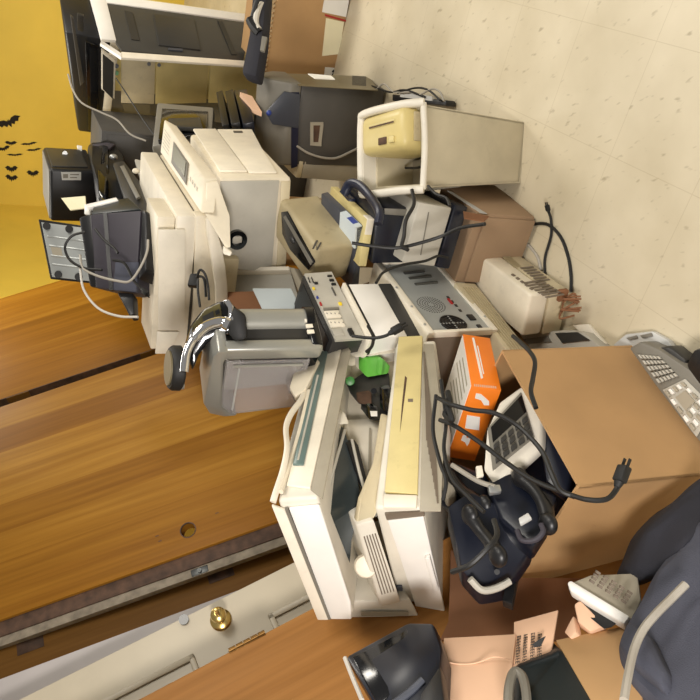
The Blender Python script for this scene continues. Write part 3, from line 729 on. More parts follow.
# third, a dark grey slab further right
base = at(128, 190, 2.95)
t = thing('flatbed_scanner', base, 'dark greenish grey slab of a scanner leaning against the tall cream printer', 'scanner')
inv = Matrix.Translation(-base)
b = MB(); b.away([at(*q) for q in ((112, 162, 3.15), (124, 160, 3.15), (138, 178, 2.95), (146, 200, 2.8), (147, 216, 2.7), (132, 214, 2.7), (120, 186, 2.95))], .10, .012); wl(b).build('body', M['charcoal'], t)
b = MB(); b.away([at(*q) for q in ((120, 166, 3.08), (124, 165, 3.08), (140, 196, 2.78), (136, 198, 2.78))], .01, .002); wl(b).build('lid_line', M['midgrey'], t)
b = MB(); b.away([at(*q) for q in ((134, 158, 3.1), (143, 160, 3.08), (149, 186, 2.9), (142, 186, 2.92))], .03, .008); wl(b).build('clear_tray', M['lightgrey'], t)
wl(MB().ball(at(136, 171, 2.95), (.012, .012, .016), 2)).build('button', M['cream'], t)
# metal underside of a media player
t0 = [(38, 219, 2.74), (92, 227, 2.66), (97, 284, 2.66), (50, 279, 2.74)]
base = at(65, 250, 2.7)
t = thing('media_player', base, 'thin media player on edge, grey metal underside with rubber feet', 'media player')
inv = Matrix.Translation(-base)
wl(MB().away([at(*q) for q in t0], .045, .004)).build('case', M['black'], t)
i0 = [(41, 222, 2.72), (92, 229, 2.64), (96, 282, 2.64), (52, 277, 2.72)]
wl(MB().away([at(*q) for q in i0], .012, .002)).build('metal_base', M['panel_metal'], t)
for fx, fy in ((.10, .06), (.55, .06), (.16, .94), (.62, .94)):
    p = at(*i0[0]).lerp(at(*i0[1]), fx).lerp(at(*i0[3]).lerp(at(*i0[2]), fx), fy)
    d = (EYE - p).normalized()
    wl(MB().cyl(p - d*.002, p + d*.014, .014)).build('foot', M['rubber'], t)
rb = MB()
for fy in (.25, .42, .60, .76):
    p0, p1 = [at(*i0[0]).lerp(at(*i0[3]), fy), at(*i0[1]).lerp(at(*i0[2]), fy)]
    d = (EYE - p0).normalized(); rb.tube([p0.lerp(p1, .08), p0.lerp(p1, .9)], .004)
wl(rb).build('pressed_rib', M['panel_metal'], t)
q = [at(*i0[0]).lerp(at(*i0[1]), fx).lerp(at(*i0[3]).lerp(at(*i0[2]), fx), fy) + (EYE-base).normalized()*.003 for fx, fy in ((.1, .42), (.32, .42), (.34, .62), (.12, .62))]
wl(MB().away(q, .003)).build('rating_label', M['warmgrey'], t)
# black fabric covered unit with trailing leads
base = at(110, 250, 2.45)
t = thing('inkjet_printer', base, 'dark purplish black printer on its side wrapped in loose leads', 'printer', 'printers')
inv = Matrix.Translation(-base)
wl(MB().away([at(*q) for q in ((90, 214, 2.52), (141, 210, 2.44), (136, 293, 2.42), (95, 288, 2.5))], .17, .008)).build('body', M['purple_black'], t)
wl(MB().away([at(*q) for q in ((78, 217, 2.54), (91, 213, 2.52), (100, 288, 2.5), (89, 287, 2.52))], .12, .01)).build('output_slot', M['black'], t)
wl(MB().away([at(*q) for q in ((93, 205, 2.62), (128, 197, 2.56), (141, 209, 2.45), (91, 214, 2.53))], .05, .006)).build('lid', M['teal_black'], t)
wl(MB().away([at(*q) for q in ((103, 213, 2.49), (107, 213, 2.49), (113, 290, 2.46), (109, 290, 2.46))], .02)).build('ridge', M['black'], t)
wl(MB().away([at(*q) for q in ((115, 262, 2.44), (139, 262, 2.42), (136, 292, 2.41), (113, 290, 2.44))], .02, .003)).build('front_cover', M['cloth_grey'], t)
wl(MB().away([at(*q) for q in ((117, 292, 2.45), (133, 293, 2.43), (134, 314, 2.38), (129, 315, 2.38))], .04, .004)).build('stand', M['black'], t)
wl(MB().away([at(*q) for q in ((141, 208, 2.44), (147, 212, 2.42), (146, 270, 2.36), (138, 280, 2.38))], .10, .01)).build('paper_support', M['black'], t)
t = thing('plastic_bracket', at(100, 203, 2.60), 'white plastic bracket lying across the dark purplish printer', 'bracket')
inv = Matrix.Translation(-at(100, 203, 2.60))
wl(MB().away([at(*q) for q in ((86, 204, 2.62), (116, 197, 2.58), (118, 200, 2.56), (86, 208, 2.60))], .02, .003)).build('bar', M['white'], t)
wl(MB().away([at(*q) for q in ((84, 204, 2.62), (88, 204, 2.61), (90, 215, 2.58), (84, 214, 2.58))], .02, .003)).build('arm', M['white'], t)
solo('paper_sheet', MB().away([at(*q) for q in ((61, 198, 2.72), (85, 196, 2.68), (86, 208, 2.64), (70, 210, 2.65))], .004), M['cream_paper'], 'cream slip of paper tucked beside the stickered black computer', 'paper')
cord([(80, 255, 2.42), (83, 268, 2.40), (98, 276, 2.38), (118, 281, 2.36), (130, 281, 2.34), (140, 268, 2.34), (147, 252, 2.34), (148, 240, 2.36)], .0042, 'cord_grey', 'pale grey lead looping round the dark purplish printer')
cord([(85, 232, 2.42), (72, 236, 2.42), (65, 247, 2.42), (70, 260, 2.42), (84, 268, 2.40), (102, 270, 2.38)], .0045, 'cord_black', 'black lead looping in front of the grey metal underside')
cord([(80, 268, 2.42), (84, 290, 2.38), (98, 308, 2.34), (118, 316, 2.30), (138, 317, 2.26)], .0040, 'cord_white', 'thin white lead hanging in front of the far wooden door')
cord([(95, 229, 2.41), (104, 240, 2.40), (114, 248, 2.39), (118, 253, 2.38)], .0045, 'cord_black', 'short black lead across the face of the dark purplish printer')
cord([(113, 260, 2.39), (124, 263, 2.37), (131, 275, 2.35), (134, 281, 2.34), (143, 290, 2.32)], .0045, 'cord_black', 'black lead with a two-pin plug beside the tall cream printer', plug=('rubber', .022))
cord([(68, 74, 3.1), (73, 90, 3.1), (82, 103, 3.1), (100, 112, 3.1), (117, 120, 3.1), (130, 134, 3.1), (146, 141, 3.1)], .004, 'cord_grey', 'thin grey lead hanging from the black copier lid')
cord([(116, 78, 3.4), (128, 96, 3.3), (142, 118, 3.2), (158, 140, 3.1)], .003, 'cord_black', 'thin black wire hanging from the copier control panel')

# ------------------------------------------------------------------ dark monitor and boxes in the gap below the copier
base = at(185, 115, 3.1)
t = thing('computer_monitor', base, 'old black framed monitor below the gold copier doors', 'monitor')
inv = Matrix.Translation(-base)
fr = [(157, 102, 3.3), (214, 107, 3.25), (212, 134, 3.0), (152, 146, 3.0)]
wl(MB().away([at(*q) for q in fr], .16, .01)).build('housing', M['midgrey'], t)
sc = [(162, 108, 3.24), (208, 111, 3.2), (206, 132, 2.98), (158, 140, 2.98)]
wl(MB().away([at(*q) for q in sc], .02, .004)).build('screen', M['gloss_black'], t)
wl(MB().away([at(*q) for q in ((168, 118, 3.12), (200, 117, 3.1), (203, 128, 2.97), (170, 126, 3.0))], .02, .006)).build('inner_ring', M['charcoal'], t)
for i, (qs, lab, mm) in enumerate((
    ([(216, 92, 3.35), (222, 90, 3.35), (229, 124, 3.05), (222, 126, 3.05)], 'black video cassette standing first in a row below the copier', 'black'),
    ([(225, 91, 3.33), (233, 89, 3.33), (240, 122, 3.03), (231, 124, 3.03)], 'black video cassette standing second in a row below the copier', 'black'),
    ([(234, 90, 3.3), (247, 89, 3.3), (254, 122, 3.0), (243, 124, 3.0)], 'wider black cassette case beside the grey tower bezel', 'blue_black'))):
    solo('cassette_case', MB().away([at(*q) for q in qs], .1, .004), M[mm], lab, 'case')
solo('cardboard_sheet', MB().away([at(*q) for q in ((240, 92, 3.22), (252, 96, 3.2), (262, 112, 3.05), (252, 108, 3.1))], .02), M['card_pink'], 'pale cardboard scrap behind the grey tower bezel', 'cardboard')

# ------------------------------------------------------------------ stack: box, grey unit, navy unit, beige slab, folder, small printer
P = pose('stackbox'); P = Pose(POSES['stackbox'][:3], (P.a+.05, P.b, P.c), (POSES['stackbox'][6], -.09, -.03))
t = carton('cardboard_box', P, 'brown cardboard box on the floor with torn tape, under the grey unit', 'card_brown')
MB().plate(P.q('R', [(447, 191), (452, 192), (487, 214), (480, 213)]), NRM['R'], .0012).build('packing_tape', M['wrap'], t)
MB().plate(P.q('R', [(463, 212), (489, 217), (484, 222), (464, 219)]), NRM['R'], .003).build('torn_flap', M['card_dark'], t)
MB().bx((-P.a/2+.01, -P.b/2-.012, .0), (P.a/2-.01, -P.b/2, P.c-.03), .002).build('side_flap', M['card_brown'], t)
P = pose('greyslab'); a, b_, c = P.a/2, P.b/2, P.c
t = thing('network_switch', P, 'pale grey box-shaped unit above the brown box, black cable over it', 'electronics')
MB().bx((-a, -b_, 0), (a, b_, c), .006).build('case', M['lightgrey'], t)
MB().plate(P.q('L', [(428, 212), (429, 212), (421, 255), (420, 255)]), NRM['L'], .002).build('seam', M['midgrey'], t)
MB().bx((-a-.002, -b_-.002, -.055), (a+.012, b_, -.004), .008).build('foot_plinth', M['blue_black'], t)
P = pose('navy'); a, b_, c = P.a/2, P.b/2, P.c
t = thing('toner_unit', P, 'navy black toner unit with a curved carrying handle, under the white tower', 'toner unit')
MB().bx((-a, -b_, 0), (a, b_, c), .008).build('body', M['blue_black'], t)
MB().plate(P.q('L', [(384, 208), (409, 209), (409, 216), (384, 214)]), NRM['L'], .006, .002).build('end_strip', M['midgrey'], t)
W = [P.w2l(at(*q)) for q in ((344, 194, 2.36), (350, 184, 2.34), (360, 186, 2.30), (371, 198, 2.24), (379, 212, 2.17), (378, 224, 2.16))]
MB().tube(W, .017, 10, flat=.8).build('handle', M['navy'], t)
MB().bx((-a+.02, b_-.01, c), (a-.02, b_-.14, c+.03), .01).build('raised_block', M['navy'], t)
P = pose('beigeslab'); a, b_, c = P.a/2, P.b/2, P.c
t = thing('optical_drive', P, 'thin flat beige slab sandwiched under the small beige printer', 'electronics')
MB().bx((-a, -b_, 0), (a, b_, c), .003).build('case', M['yellowed'], t)
MB().bx((a-.05, -b_-.003, .002), (a+.003, -b_+.04, c-.002), .002).build('end_cap', M['cream_light'], t)
P = pose('magazine'); a, b_, c = P.a/2, P.b/2, P.c
t = thing('folder', P, 'blue and white printed folder squeezed under the small beige printer', 'folder')
MB().bx((-a, -b_, 0), (a, b_, c-.012), .002).build('pages', M['bluegrey'], t)
MB().bx((a-.08, -b_, .006), (a+.002, -b_+.10, c-.008)).build('printed_corner', M['bluewhite'], t)
MB().bx((a-.07, -b_+.02, .008), (a+.003, -b_+.06, c-.010)).build('blue_print', M['blue'], t)
v = POSES['jprinter']; P = Pose(V(v[:3]) - V((0, 0, .006)), (v[3]*1.08, v[4]*1.12, v[5]*1.06), v[6:9]); a, b_, c = P.a/2, P.b/2, P.c
t = thing('inkjet_printer', P, 'small beige bubble-shaped printer with a long black slot, top of the stack', 'printer', 'printers')
MB().bx((-a, -b_, 0), (a, b_, c), .018, 4).build('body', M['beige_dark'], t)
slot = MB().plate(P.q('T', [(282, 212), (288, 211), (316, 262), (309, 270), (291, 250), (283, 234)]), NRM['T'], .004, .002).build('paper_slot', M['gloss_black'], t)
MB().plate(P.q('T', [(284, 217), (286, 215.5), (313, 262), (311, 265)], .004), NRM['T'], .003).build('slot_bar', M['midgrey'], slot)
MB().ball(P.f('T', 293, 240, .0), (.014, .02, .012), 2).build('paper_roller', M['charcoal'], slot)
for y in (0, 5): MB().plate(P.q('R', [(316, 241+y), (318, 241+y), (314, 249+y), (312, 249+y)] if y == 0 else [(320, 243), (321.5, 243), (318, 250), (316, 250)]), NRM['R'], .003).build('button', M['darkgrey'], t)
cord([(352, 243, 2.05), (372, 246, 2.04), (396, 248, 2.03), (420, 243, 2.03), (442, 236, 2.02), (460, 228, 1.98), (485, 224, 1.9)], .005, 'cord_black', 'long black cable drooping across the stacked units')
cord([(412, 190, 2.1), (414, 204, 2.06), (406, 220, 2.04), (404, 236, 2.03), (402, 246, 2.02), (408, 250, 2.0)], .0055, 'cord_black', 'thick black cable hanging down beside the pale grey unit')
cord([(428, 186, 2.15), (436, 194, 2.1), (446, 198, 2.08), (450, 206, 2.05)], .0045, 'cord_black', 'short black cable under the white tower')
# ------------------------------------------------------------------ cords lying on the bare floor
cord([atz(545, 278, .006), atz(545, 258, .006), atz(551, 236, .006), atz(551, 220, .008), atz(548.5, 211, .02)], .0042, 'cord_black', 'black cord on the bare floor ending in a plug', world=True, plug=('rubber', .018))
cord([atz(505, 232, .03), atz(525, 226, .006), atz(546, 224, .006), atz(560, 236, .006), atz(568, 256, .006), atz(571, 275, .006), atz(571, 292, .01)], .005, 'cord_black', 'black cord bending in an arch on the bare floor', world=True)
cord([atz(512, 246, .03), atz(525, 243, .006), atz(537, 256, .006), atz(541, 270, .006)], .005, 'cord_grey', 'short grey cord on the floor beside the small beige unit', world=True)

# ------------------------------------------------------------------ small beige unit on the floor
P = pose('mdev'); P = Pose(V(POSES['mdev'][:3]) + V((-.006, .012, .012)), (P.a+.02, P.b+.01, P.c), (POSES['mdev'][6], -.0575, -.161)); a, b_, c = P.a/2, P.b/2, P.c
t = thing('backup_drive', P, 'small beige unit with vent slots, alone at the edge of the bare floor', 'electronics')
MB().bx((-a, -b_, 0), (a, b_, c*.48), .006).build('base_shell', M['beige'], t)
MB().bx((-a+.002, -b_+.002, c*.5), (a+.002, b_-.002, c), .010, 3).build('cover', M['cream'], t)
mb = MB()
for i in range(7): mb.plate(P.q('R', [(523+4*i*.9, 283+2.6*i*.9), (525+4*i*.9, 284.4+2.6*i*.9), (543+4*i*.9, 281+2.6*i*.9), (541+4*i*.9, 279.8+2.6*i*.9)], .0025), NRM['R'], .002)
for i in range(6): mb.plate(P.q('R', [(520+3.2*i, 268+2.8*i*.9), (521.5+3.2*i, 269+2.8*i*.9), (534+3.2*i, 267.5+2.8*i*.9), (532.5+3.2*i, 266.5+2.8*i*.9)], .0025), NRM['R'], .002)
mb.build('vent_slots', M['taupe'], t)
mb = MB()
for i in range(11):
    x0, y0 = 500+1.3*i, 255+1.2*i
    mb.plate(P.q('R', [(x0, y0), (x0+.7, y0+.6), (x0+8, y0-.6), (x0+7.3, y0-1.2)], .0025), NRM['R'], .0015)
mb.build('speaker_grille', M['beige_dark'], t)
for i in range(5): MB().plate(P.q('R', [(511+4.5*i, 275+3.4*i), (513.4+4.5*i, 276.6+3.4*i), (515.5+4.5*i, 276+3.4*i), (513+4.5*i, 274.4+3.4*i)], .0025), NRM['R'], .003).build('button', M['taupe'], t)
MB().bx((a-.03, -b_-.012, .01), (a+.008, -b_+.004, .04), .004).build('rear_socket', M['card_dark'], t)
mb = MB(); r_ = random.Random(3)
for i in range(10):
    p = V((a*.4+r_.uniform(-.02, .03), -b_-.02, .03)); mb.tube([p, p+V((r_.uniform(-.01, .03), -.02, r_.uniform(-.02, .02))), p+V((r_.uniform(-.01, .05), -.03-r_.random()*.03, -.02))], .003)
mb.build('frayed_wires', M['card_dark'], t)
P = pose('pad'); a, b_, c = P.a/2, P.b/2, P.c
P.m = P.m @ Matrix.Translation(V((0, -.0, 0)))
t = thing('keyboard_case', P, 'flat beige ribbed unit under the upturned computer case', 'electronics')
MB().bx((-a, -b_-.09, 0), (a, b_, c), .006).build('case', M['beige'], t)
mb = MB()
for i in range(6): mb.bx((a-.002, -b_-.06, .012+.010*i), (a+.002, b_-.03, .016+.010*i))
mb.build('vent_ribs', M['beige_dark'], t)
Pb = upright((.0, 1.99, 0), .17, .26, .150, -40)
carton('cardboard_box', Pb, 'low brown box at the bottom of the pile under the ribbed beige unit')

# ------------------------------------------------------------------ computer case on its side, rear panel showing
P = pose('npc'); P = Pose(POSES['npc'][:3], (.26, P.b, P.c), (POSES['npc'][6], -.028, -.06))
off = P.m.to_3x3() @ V((-(.26-.1978)/2, 0, 0)); P.m = Matrix.Translation(off) @ P.m; P.i = P.m.inverted()
a, b_, c = P.a/2, P.b/2, P.c
t = thing('computer_tower', P, 'upturned computer case with its metal rear panel and round fan showing', 'computer', 'computers')
MB().bx((-a, -b_, 0), (a-.006, b_, c), .004).build('case', M['taupe'], t)
fr = MB()
fr.bx((a-.012, -b_-.002, c-.02), (a+.008, b_+.002, c+.002), .002); fr.bx((a-.012, -b_-.002, -.002), (a+.008, b_+.002, .016), .002)
fr.bx((a-.012, -b_-.002, .016), (a+.008, -b_+.012, c-.02), .002); fr.bx((a-.012, b_-.012, .016), (a+.008, b_+.002, c-.02), .002)
fr.build('rear_rim', M['cream_light'], t)
MB().bx((-a, -b_-.001, c-.002), (a, b_+.001, c+.003), .001).build('side_sheet', M['cream'], t)
rp = MB().bx((a-.008, -b_+.01, .014), (a+.001, b_-.01, c-.018)).build('rear_panel', M['panel_metal'], t)
sx = a + .001
fanc = P.f('R', 453, 324); fanc.x = sx
for r0, r1 in ((.006, .011), (.017, .021), (.027, .031), (.037, .042)):
    MB().ring(fanc, (1, 0, 0), r0, r1, .004).build('fan_grille', M['black'], rp)
MB().cyl(fanc - V((.004, 0, 0)), fanc + V((.0008, 0, 0)), .042, seg=32).build('fan_opening', M['charcoal'], rp)
mb = MB(); mb.box(fanc + V((.002, 0, 0)), (.003, .004, .086)); mb.box(fanc + V((.002, 0, 0)), (.003, .086, .004))
mb.build('fan_spokes', M['panel_metal'], rp)
vc = P.f('R', 431, 305); vc.x = sx; mb = MB()
for rr, n in ((.012, 10), (.020, 16), (.028, 22), (.036, 28), (.044, 34)):
    for i in range(n):
        an = 2*math.pi*i/n; mb.box(vc + V((0, rr*math.cos(an), rr*math.sin(an))), (.0015, .0035, .0035))
mb.build('vent_holes', M['darkgrey'], rp)
for x0, y0, x1, y1 in ((404, 274, 424, 272), (409, 279, 431, 277), (415, 285, 437, 283)):
    s = P.f('R', x0, y0); e = P.f('R', x1, y1); s.x = e.x = sx
    MB().tube([s, e], .006, 6, smooth=False).build('slot_cover', M['dark_metal'], rp)
mb = MB()
for x, y in ((448, 298), (452, 302), (456, 306), (460, 311)):
    p = P.f('R', x, y); p.x = sx; mb.box(p, (.004, .012, .008))
mb.build('port', M['charcoal'], rp)
p = P.f('R', 450, 302); p.x = sx+.001; MB().box(p, (.006, .03, .008), .001).build('printer_port', M['red'], rp)
p = P.f('R', 471, 318); p.x = sx+.001; MB().box(p, (.006, .03, .022), .002).build('power_socket', M['black'], rp)
p = P.f('R', 479, 327); p.x = sx+.001; MB().box(p, (.006, .018, .014), .002).build('power_switch', M['black'], rp)
for x, y in ((389, 268), (396, 290), (411, 309), (424, 327), (484, 319), (466, 296)):
    p = P.f('R', x, y); p.x = a+.008
    MB().cyl(p, p+V((.003, 0, 0)), .004, seg=10).build('screw', M['metal'], t)
cord([(376, 283, 2.02), (384, 272, 2.08), (402, 265, 2.12), (425, 261, 2.16), (438, 256, 2.2), (448, 258, 2.22)], .0042, 'cord_black', 'black cord lying over the corner of the upturned computer case')

# ------------------------------------------------------------------ white flat box on it
P = pose('whitebox'); a, b_, c = P.a/2, P.b/2, P.c
t = thing('disc_player', P, 'white flat unit with black edges, second from the top under the coffee maker', 'electronics')
MB().bx((-a, -b_, 0), (a, b_, c), .005).build('case', M['white'], t)
MB().bx((-a-.004, -b_-.004, -.05), (a-.004, b_+.004, -.004), .004).build('base_band', M['charcoal'], t)
MB().bx((-a, -b_-.001, c), (a+.001, b_+.001, c+.008)).build('top_band', M['black'], t)
MB().bx((-a, -b_-.002, c+.008), (a+.004, b_+.002, c+.018), .002).build('top_plate', M['cream_light'], t)
cord([(352, 336, 1.98), (372, 338, 1.95), (385, 336, 1.94), (392, 332, 1.94)], .0045, 'cord_black', 'black cord with a moulded socket lying on the white flat unit', plug=('rubber', .028))
cord([(366, 352, 1.92), (372, 346, 1.93), (373, 336, 1.96), (368, 326, 2.0)], .0045, 'cord_black', 'black cord passing between the two flat units')

# ------------------------------------------------------------------ small black computer with a port panel
P = pose('iopanel'); a, b_, c = P.a/2, P.b/2, P.c
t = thing('desktop_computer', P, 'small black computer with a silver port panel under the coffee maker', 'computer', 'computers')
MB().bx((-a, -b_, 0), (a-.004, b_, c), .004).build('case', M['charcoal'], t)
rp = MB().plate(P.q('R', [(304, 275.5), (331, 273.5), (365, 340), (335, 342)], -.006), NRM['R'], .008).build('port_panel', M['lightgrey'], t)
def dot(x0, y0, x1, y1, m, name, h=.005):
    """rectangle spanned between two pixels of the panel"""
    p, q = P.f('R', x0, y0, .002), P.f('R', x1, y1, .002)
    MB().bx((a, min(p.y, q.y), min(p.z, q.z)), (a+.002+h, max(p.y, q.y), max(p.z, q.z)), .0005).build(name, M[m], rp)
for i in range(2):
    for j in range(2): dot(307.5+3.4*i+1.2*j, 278+3*j, 309+3.4*i+1.2*j, 280.2+3*j, 'black', 'usb_port')
dot(314, 283, 318, 284.5, 'black', 'network_port'); dot(312, 288, 315, 290, 'yellow', 'audio_jack'); dot(316, 297, 318.5, 299, 'blue', 'audio_jack'); dot(319, 303, 322, 306, 'red', 'audio_jack')
dot(327, 276, 332, 277, 'black', 'socket'); dot(329, 280, 334, 281.5, 'black', 'socket'); dot(331, 284, 336, 285.5, 'black', 'socket'); dot(332, 288, 335, 296, 'darkgrey', 'long_port')
dot(338, 303, 342, 305.5, 'yellow', 'yellow_port')
dot(323, 309, 339, 310, 'midgrey', 'seam')
dot(324, 312, 341, 318, 'cream_light', 'blanking_plate'); dot(328, 321, 345, 327, 'cream_light', 'blanking_plate')
for i in range(4): dot(326+4*i, 314.2, 327+4*i, 315.4, 'darkgrey', 'screw_hole', .007)
for i in range(4): dot(330+4*i, 323.2, 331+4*i, 324.4, 'darkgrey', 'screw_hole', .007)
dot(331, 330, 344, 336, 'lightgrey', 'power_supply'); dot(347, 330, 354, 336, 'black', 'power_socket', .008)
MB().bx((-a+.004, -b_+.02, c), (a-.02, b_-.02, c+.002)).build('top_cover', M['black'], t)

# ------------------------------------------------------------------ silver capsule coffee maker
PC = Pose((-.0232, 1.9507, .770), (.30, .1446, .330), (-.93, -.075, -.10))
P = PC; a, b_, c = P.a/2, P.b/2, P.c
t = thing('coffee_maker', P, 'silver and black single-cup coffee maker with a clear water tank', 'coffee maker')
nb_l = -b_
MB().bx((-a+.02, -b_+.006, 0), (a, b_, .035), .01, 3).build('base', M['gloss_black'], t)
mb = MB()
mb.bx((a-.095, -b_+.01, .03), (a-.018, b_-.03, c*.66), .006)
mb.build('dark_column', M['charcoal'], t)
mb = MB(); mb.cyl((a-.03, b_-.034, .02), (a-.03, b_-.034, c*.66), .037, seg=32); mb.build('silver_column', M['silver'], t)
mb = MB(); mb.ring((a-.03, b_-.034, .012), (0, 0, 1), .034, .043, .022); mb.build('column_collar', M['gloss_black'], t)
mb = MB()
for i in range(3): mb.box((a+.0, -b_+.05+.02*i, .03), (.006, .012, .02), .001)
mb.build('rating_label', M['cream_light'], t)
# tank on the left with a silver spine and shoulder
spine = MB(); spine.bx((a-.055, -b_-.004, .0), (a-.004, -b_+.034, c*.86), .012, 3); spine.build('tank_spine', M['silver'], t)
tx0, tx1 = -a-.02, a-.055
z0 = .03
tk = MB()
prof = [(tx1, z0), (tx0+.03, z0), (tx0, c*.70), (tx0+.02, c*.78), (tx1, c*.80)]
th = .004
def wallp(p): return [V((x, -b_-.006, z)) for x, z in p]
tk.plate(wallp(prof), (0, 1, 0), .004)
tk.plate([q + V((0, .112, 0)) for q in wallp(prof)], (0, 1, 0), .004)
for (x0_, z0_), (x1_, z1_) in zip(prof, prof[1:]):
    d = V((x1_-x0_, 0, z1_-z0_)); n = V((d.z, 0, -d.x)).normalized()
    cx = V((sum(x for x, z in prof)/5, 0, sum(z for x, z in prof)/5))
    if n.dot(cx - V((x0_, 0, z0_))) < 0: n = -n
    tk.plate([V((x0_, -b_-.006, z0_)), V((x1_, -b_-.006, z1_)), V((x1_, -b_+.110, z1_)), V((x0_, -b_+.110, z0_))], n, .004)
tank = tk.build('water_tank', M['clear'], t)
MB().plate([V((x*.92+.004, -b_+.070, z)) for x, z in prof], (0, 1, 0), .03).build('tank_liner', M['wrap'], tank)  # pale liner added inside the clear tank to brighten it
MB().bx((tx0+.06, -b_+.02, z0+.006), (tx1-.02, -b_+.09, z0+.02), .004).build('tank_floor', M['wrap'], tank)
MB().tube([V((tx1-.012, -b_-.012, z0+.02)), V((tx1-.012, -b_-.012, c*.74))], .004).build('level_rib', M['silver'], tank)
MB().tube([V((tx0+.03, -b_-.008, c*.66)), V((tx1-.03, -b_-.008, c*.68))], .003).build('fill_line', M['wrap'], tank)
sh = MB()
prof2 = [(a-.004, c*.80), (a-.06, c*.82), (tx0+.05, c*.76), (tx0+.005, c*.66), (tx0-.004, c*.60), (tx0-.006, c*.72), (tx0+.015, c*.86), (tx0+.07, c*.93), (a-.03, c*.92), (a-.004, c*.88)]
sh.plate([V((x, -b_-.010, z)) for x, z in prof2], (0, 1, 0), .13, .006); sh.build('tank_shoulder', M['silver'], t)
lidc = P.w2l(at(176, 368, 1.9))
axis = (P.m.to_3x3().inverted() @ V((.05, 0, 1))).normalized()
lb = MB(); lb.lathe([(.052, 0), (.060, .006), (.060, .026), (.054, .034), (.02, .036)], lidc - axis*.016, axis, 32)
tl = lb.build('tank_lid', M['rubber'], t)
MB().cyl(lidc + axis*.018, lidc + axis*.023, .046, seg=32).build('lid_disc', M['olive_grey'], tl)
MB().box(lidc + V((-.05, -.02, -.012)), (.02, .02, .024), .004).build('lid_tab', M['metal'], tl)
# brew head with chrome arch handle and dark glossy panel
hw = [P.w2l(at(*q)) for q in ((184, 372, 1.80), (187, 352, 1.81), (195, 337, 1.82), (207, 326, 1.83), (221, 322, 1.84), (229, 325, 1.84))]
hb = MB(); hb.tube(hw, [.011]*12+[.014]*14+[.017]*8, 12); hb.build('chrome_handle', M['chrome'], t)
hd = MB(); pr = [(184, 346), (190, 326), (203, 309), (222, 300), (232, 303), (240, 312), (243, 326), (240, 334), (222, 335), (208, 342), (198, 356), (192, 372)]
hp = [P.w2l(at(x, y, 1.93)) for x, y in pr]
nv = (P.m.to_3x3().inverted() @ ray(214, 330)).normalized()
hd.plate(hp, nv, .16, .012); hd.build('brew_head', M['gloss_black'], t)
gp = [P.w2l(at(x, y, 1.915)) for x, y in ((186, 343), (192, 325), (205, 309), (220, 303), (222, 316), (208, 322), (197, 334), (189, 352))]
pnl = MB().plate(gp, nv, .012, .003).build('display_panel', M['olive_gloss'], t)
MB().plate([P.w2l(at(x, y, 1.912)) for x, y in ((202, 317), (213, 311), (214, 318), (205, 325))], nv, .01).build('screen', M['charcoal'], pnl)
MB().plate([P.w2l(at(x, y, 1.910)) for x, y in ((215, 311), (219, 309), (220, 313), (216, 315))], nv, .01).build('button', M['black'], pnl)
MB().plate([P.w2l(at(x, y, 1.905)) for x, y in ((222, 300), (229, 299), (234, 306), (233, 318), (227, 320), (228, 308))], nv, .03, .006).build('chrome_trim', M['chrome'], t)
MB().plate([P.w2l(at(x, y, 1.905)) for x, y in ((186, 345), (190, 330), (193, 326), (189, 350))], nv, .02, .003).build('chrome_trim', M['chrome'], t)
MB().plate([P.w2l(at(x, y, 1.90)) for x, y in ((233, 306), (246, 314), (248, 339), (236, 342), (228, 334), (229, 320))], nv, .10, .012).build('pod_chute', M['rubber'], t)
MB().plate([P.w2l(at(x, y, 1.9)) for x, y in ((226, 318), (233, 316), (234, 320), (228, 322))], nv, .02, .003).build('chrome_badge', M['chrome'], t)
# ------------------------------------------------------------------ multifunction printer tipped on the pile, scanner lifted
P = pose('mfpbody'); a, b_, c = P.a/2, P.b/2, P.c
S_ = pose('mfpscan'); sa, sb, sc = S_.a/2, S_.b/2, S_.c
t = thing('multifunction_printer', P, 'white multifunction printer tipped over with its scanner lifted and green levers inside', 'printer', 'printers')
toP = P.i @ S_.m
W = lambda x, y, d: P.w2l(at(x, y, d))
RL = lambda pts, off=0.0: P.q('R', pts, off)
LL = lambda pts, off=0.0: P.q('L', pts, off)
MB().bx((-a, -b_, 0), (a, b_, c), .008, 3).build('body', M['offwhite'], t)
tan = MB().plate(RL([(399, 339), (423, 338), (418, 497), (385, 494)]), NRM['R'], .010, .003).build('tray_front', M['yellowed'], t)
MB().plate(RL([(405, 376), (407, 378), (404, 402), (400, 432), (402, 404)], .010), NRM['R'], .001).build('crack', M['edge_wood'], tan)
MB().plate(RL([(408, 399), (413, 399), (413, 402), (408, 402)], .010), NRM['R'], .001).build('scuff', M['taupe'], tan)
MB().plate(RL([(384, 497), (418, 498), (417, 510), (384, 510)]), NRM['R'], .012, .003).build('tray_end', M['cream_light'], t)
ds = MB().plate(RL([(424, 345), (434, 345), (444, 440), (441, 512), (420, 512), (421, 470)]), NRM['R'], .004, .001).build('underside', M['warmgrey'], t)
mb = MB()
for i in range(10):
    mb.tube([P.f('R', 424+.8*i, 352+7*i, .006), P.f('R', 426+1.0*i, 400+6*i, .006), P.f('R', 427+1.2*i, 440+7*i, .006)], .0022, 5)
mb.build('underside_rib', M['taupe'], ds)
MB().plate(LL([(388, 518), (424, 514), (447, 617), (420, 617), (402, 560)]), NRM['L'], .010, .003).build('front_cover', M['white'], t)
MB().plate(LL([(385, 512), (424, 510), (425, 514), (387, 518)]), NRM['L'], .006).build('cover_gap', M['taupe'], t)
MB().plate(LL([(425, 555), (430, 553), (439, 586), (434, 589)], .010), NRM['L'], .012, .003).build('handle', M['white'], t)
MB().plate(LL([(396, 585), (402, 585), (403, 589), (397, 589)], .002), NRM['L'], .006).build('port', M['bluegrey'], t)
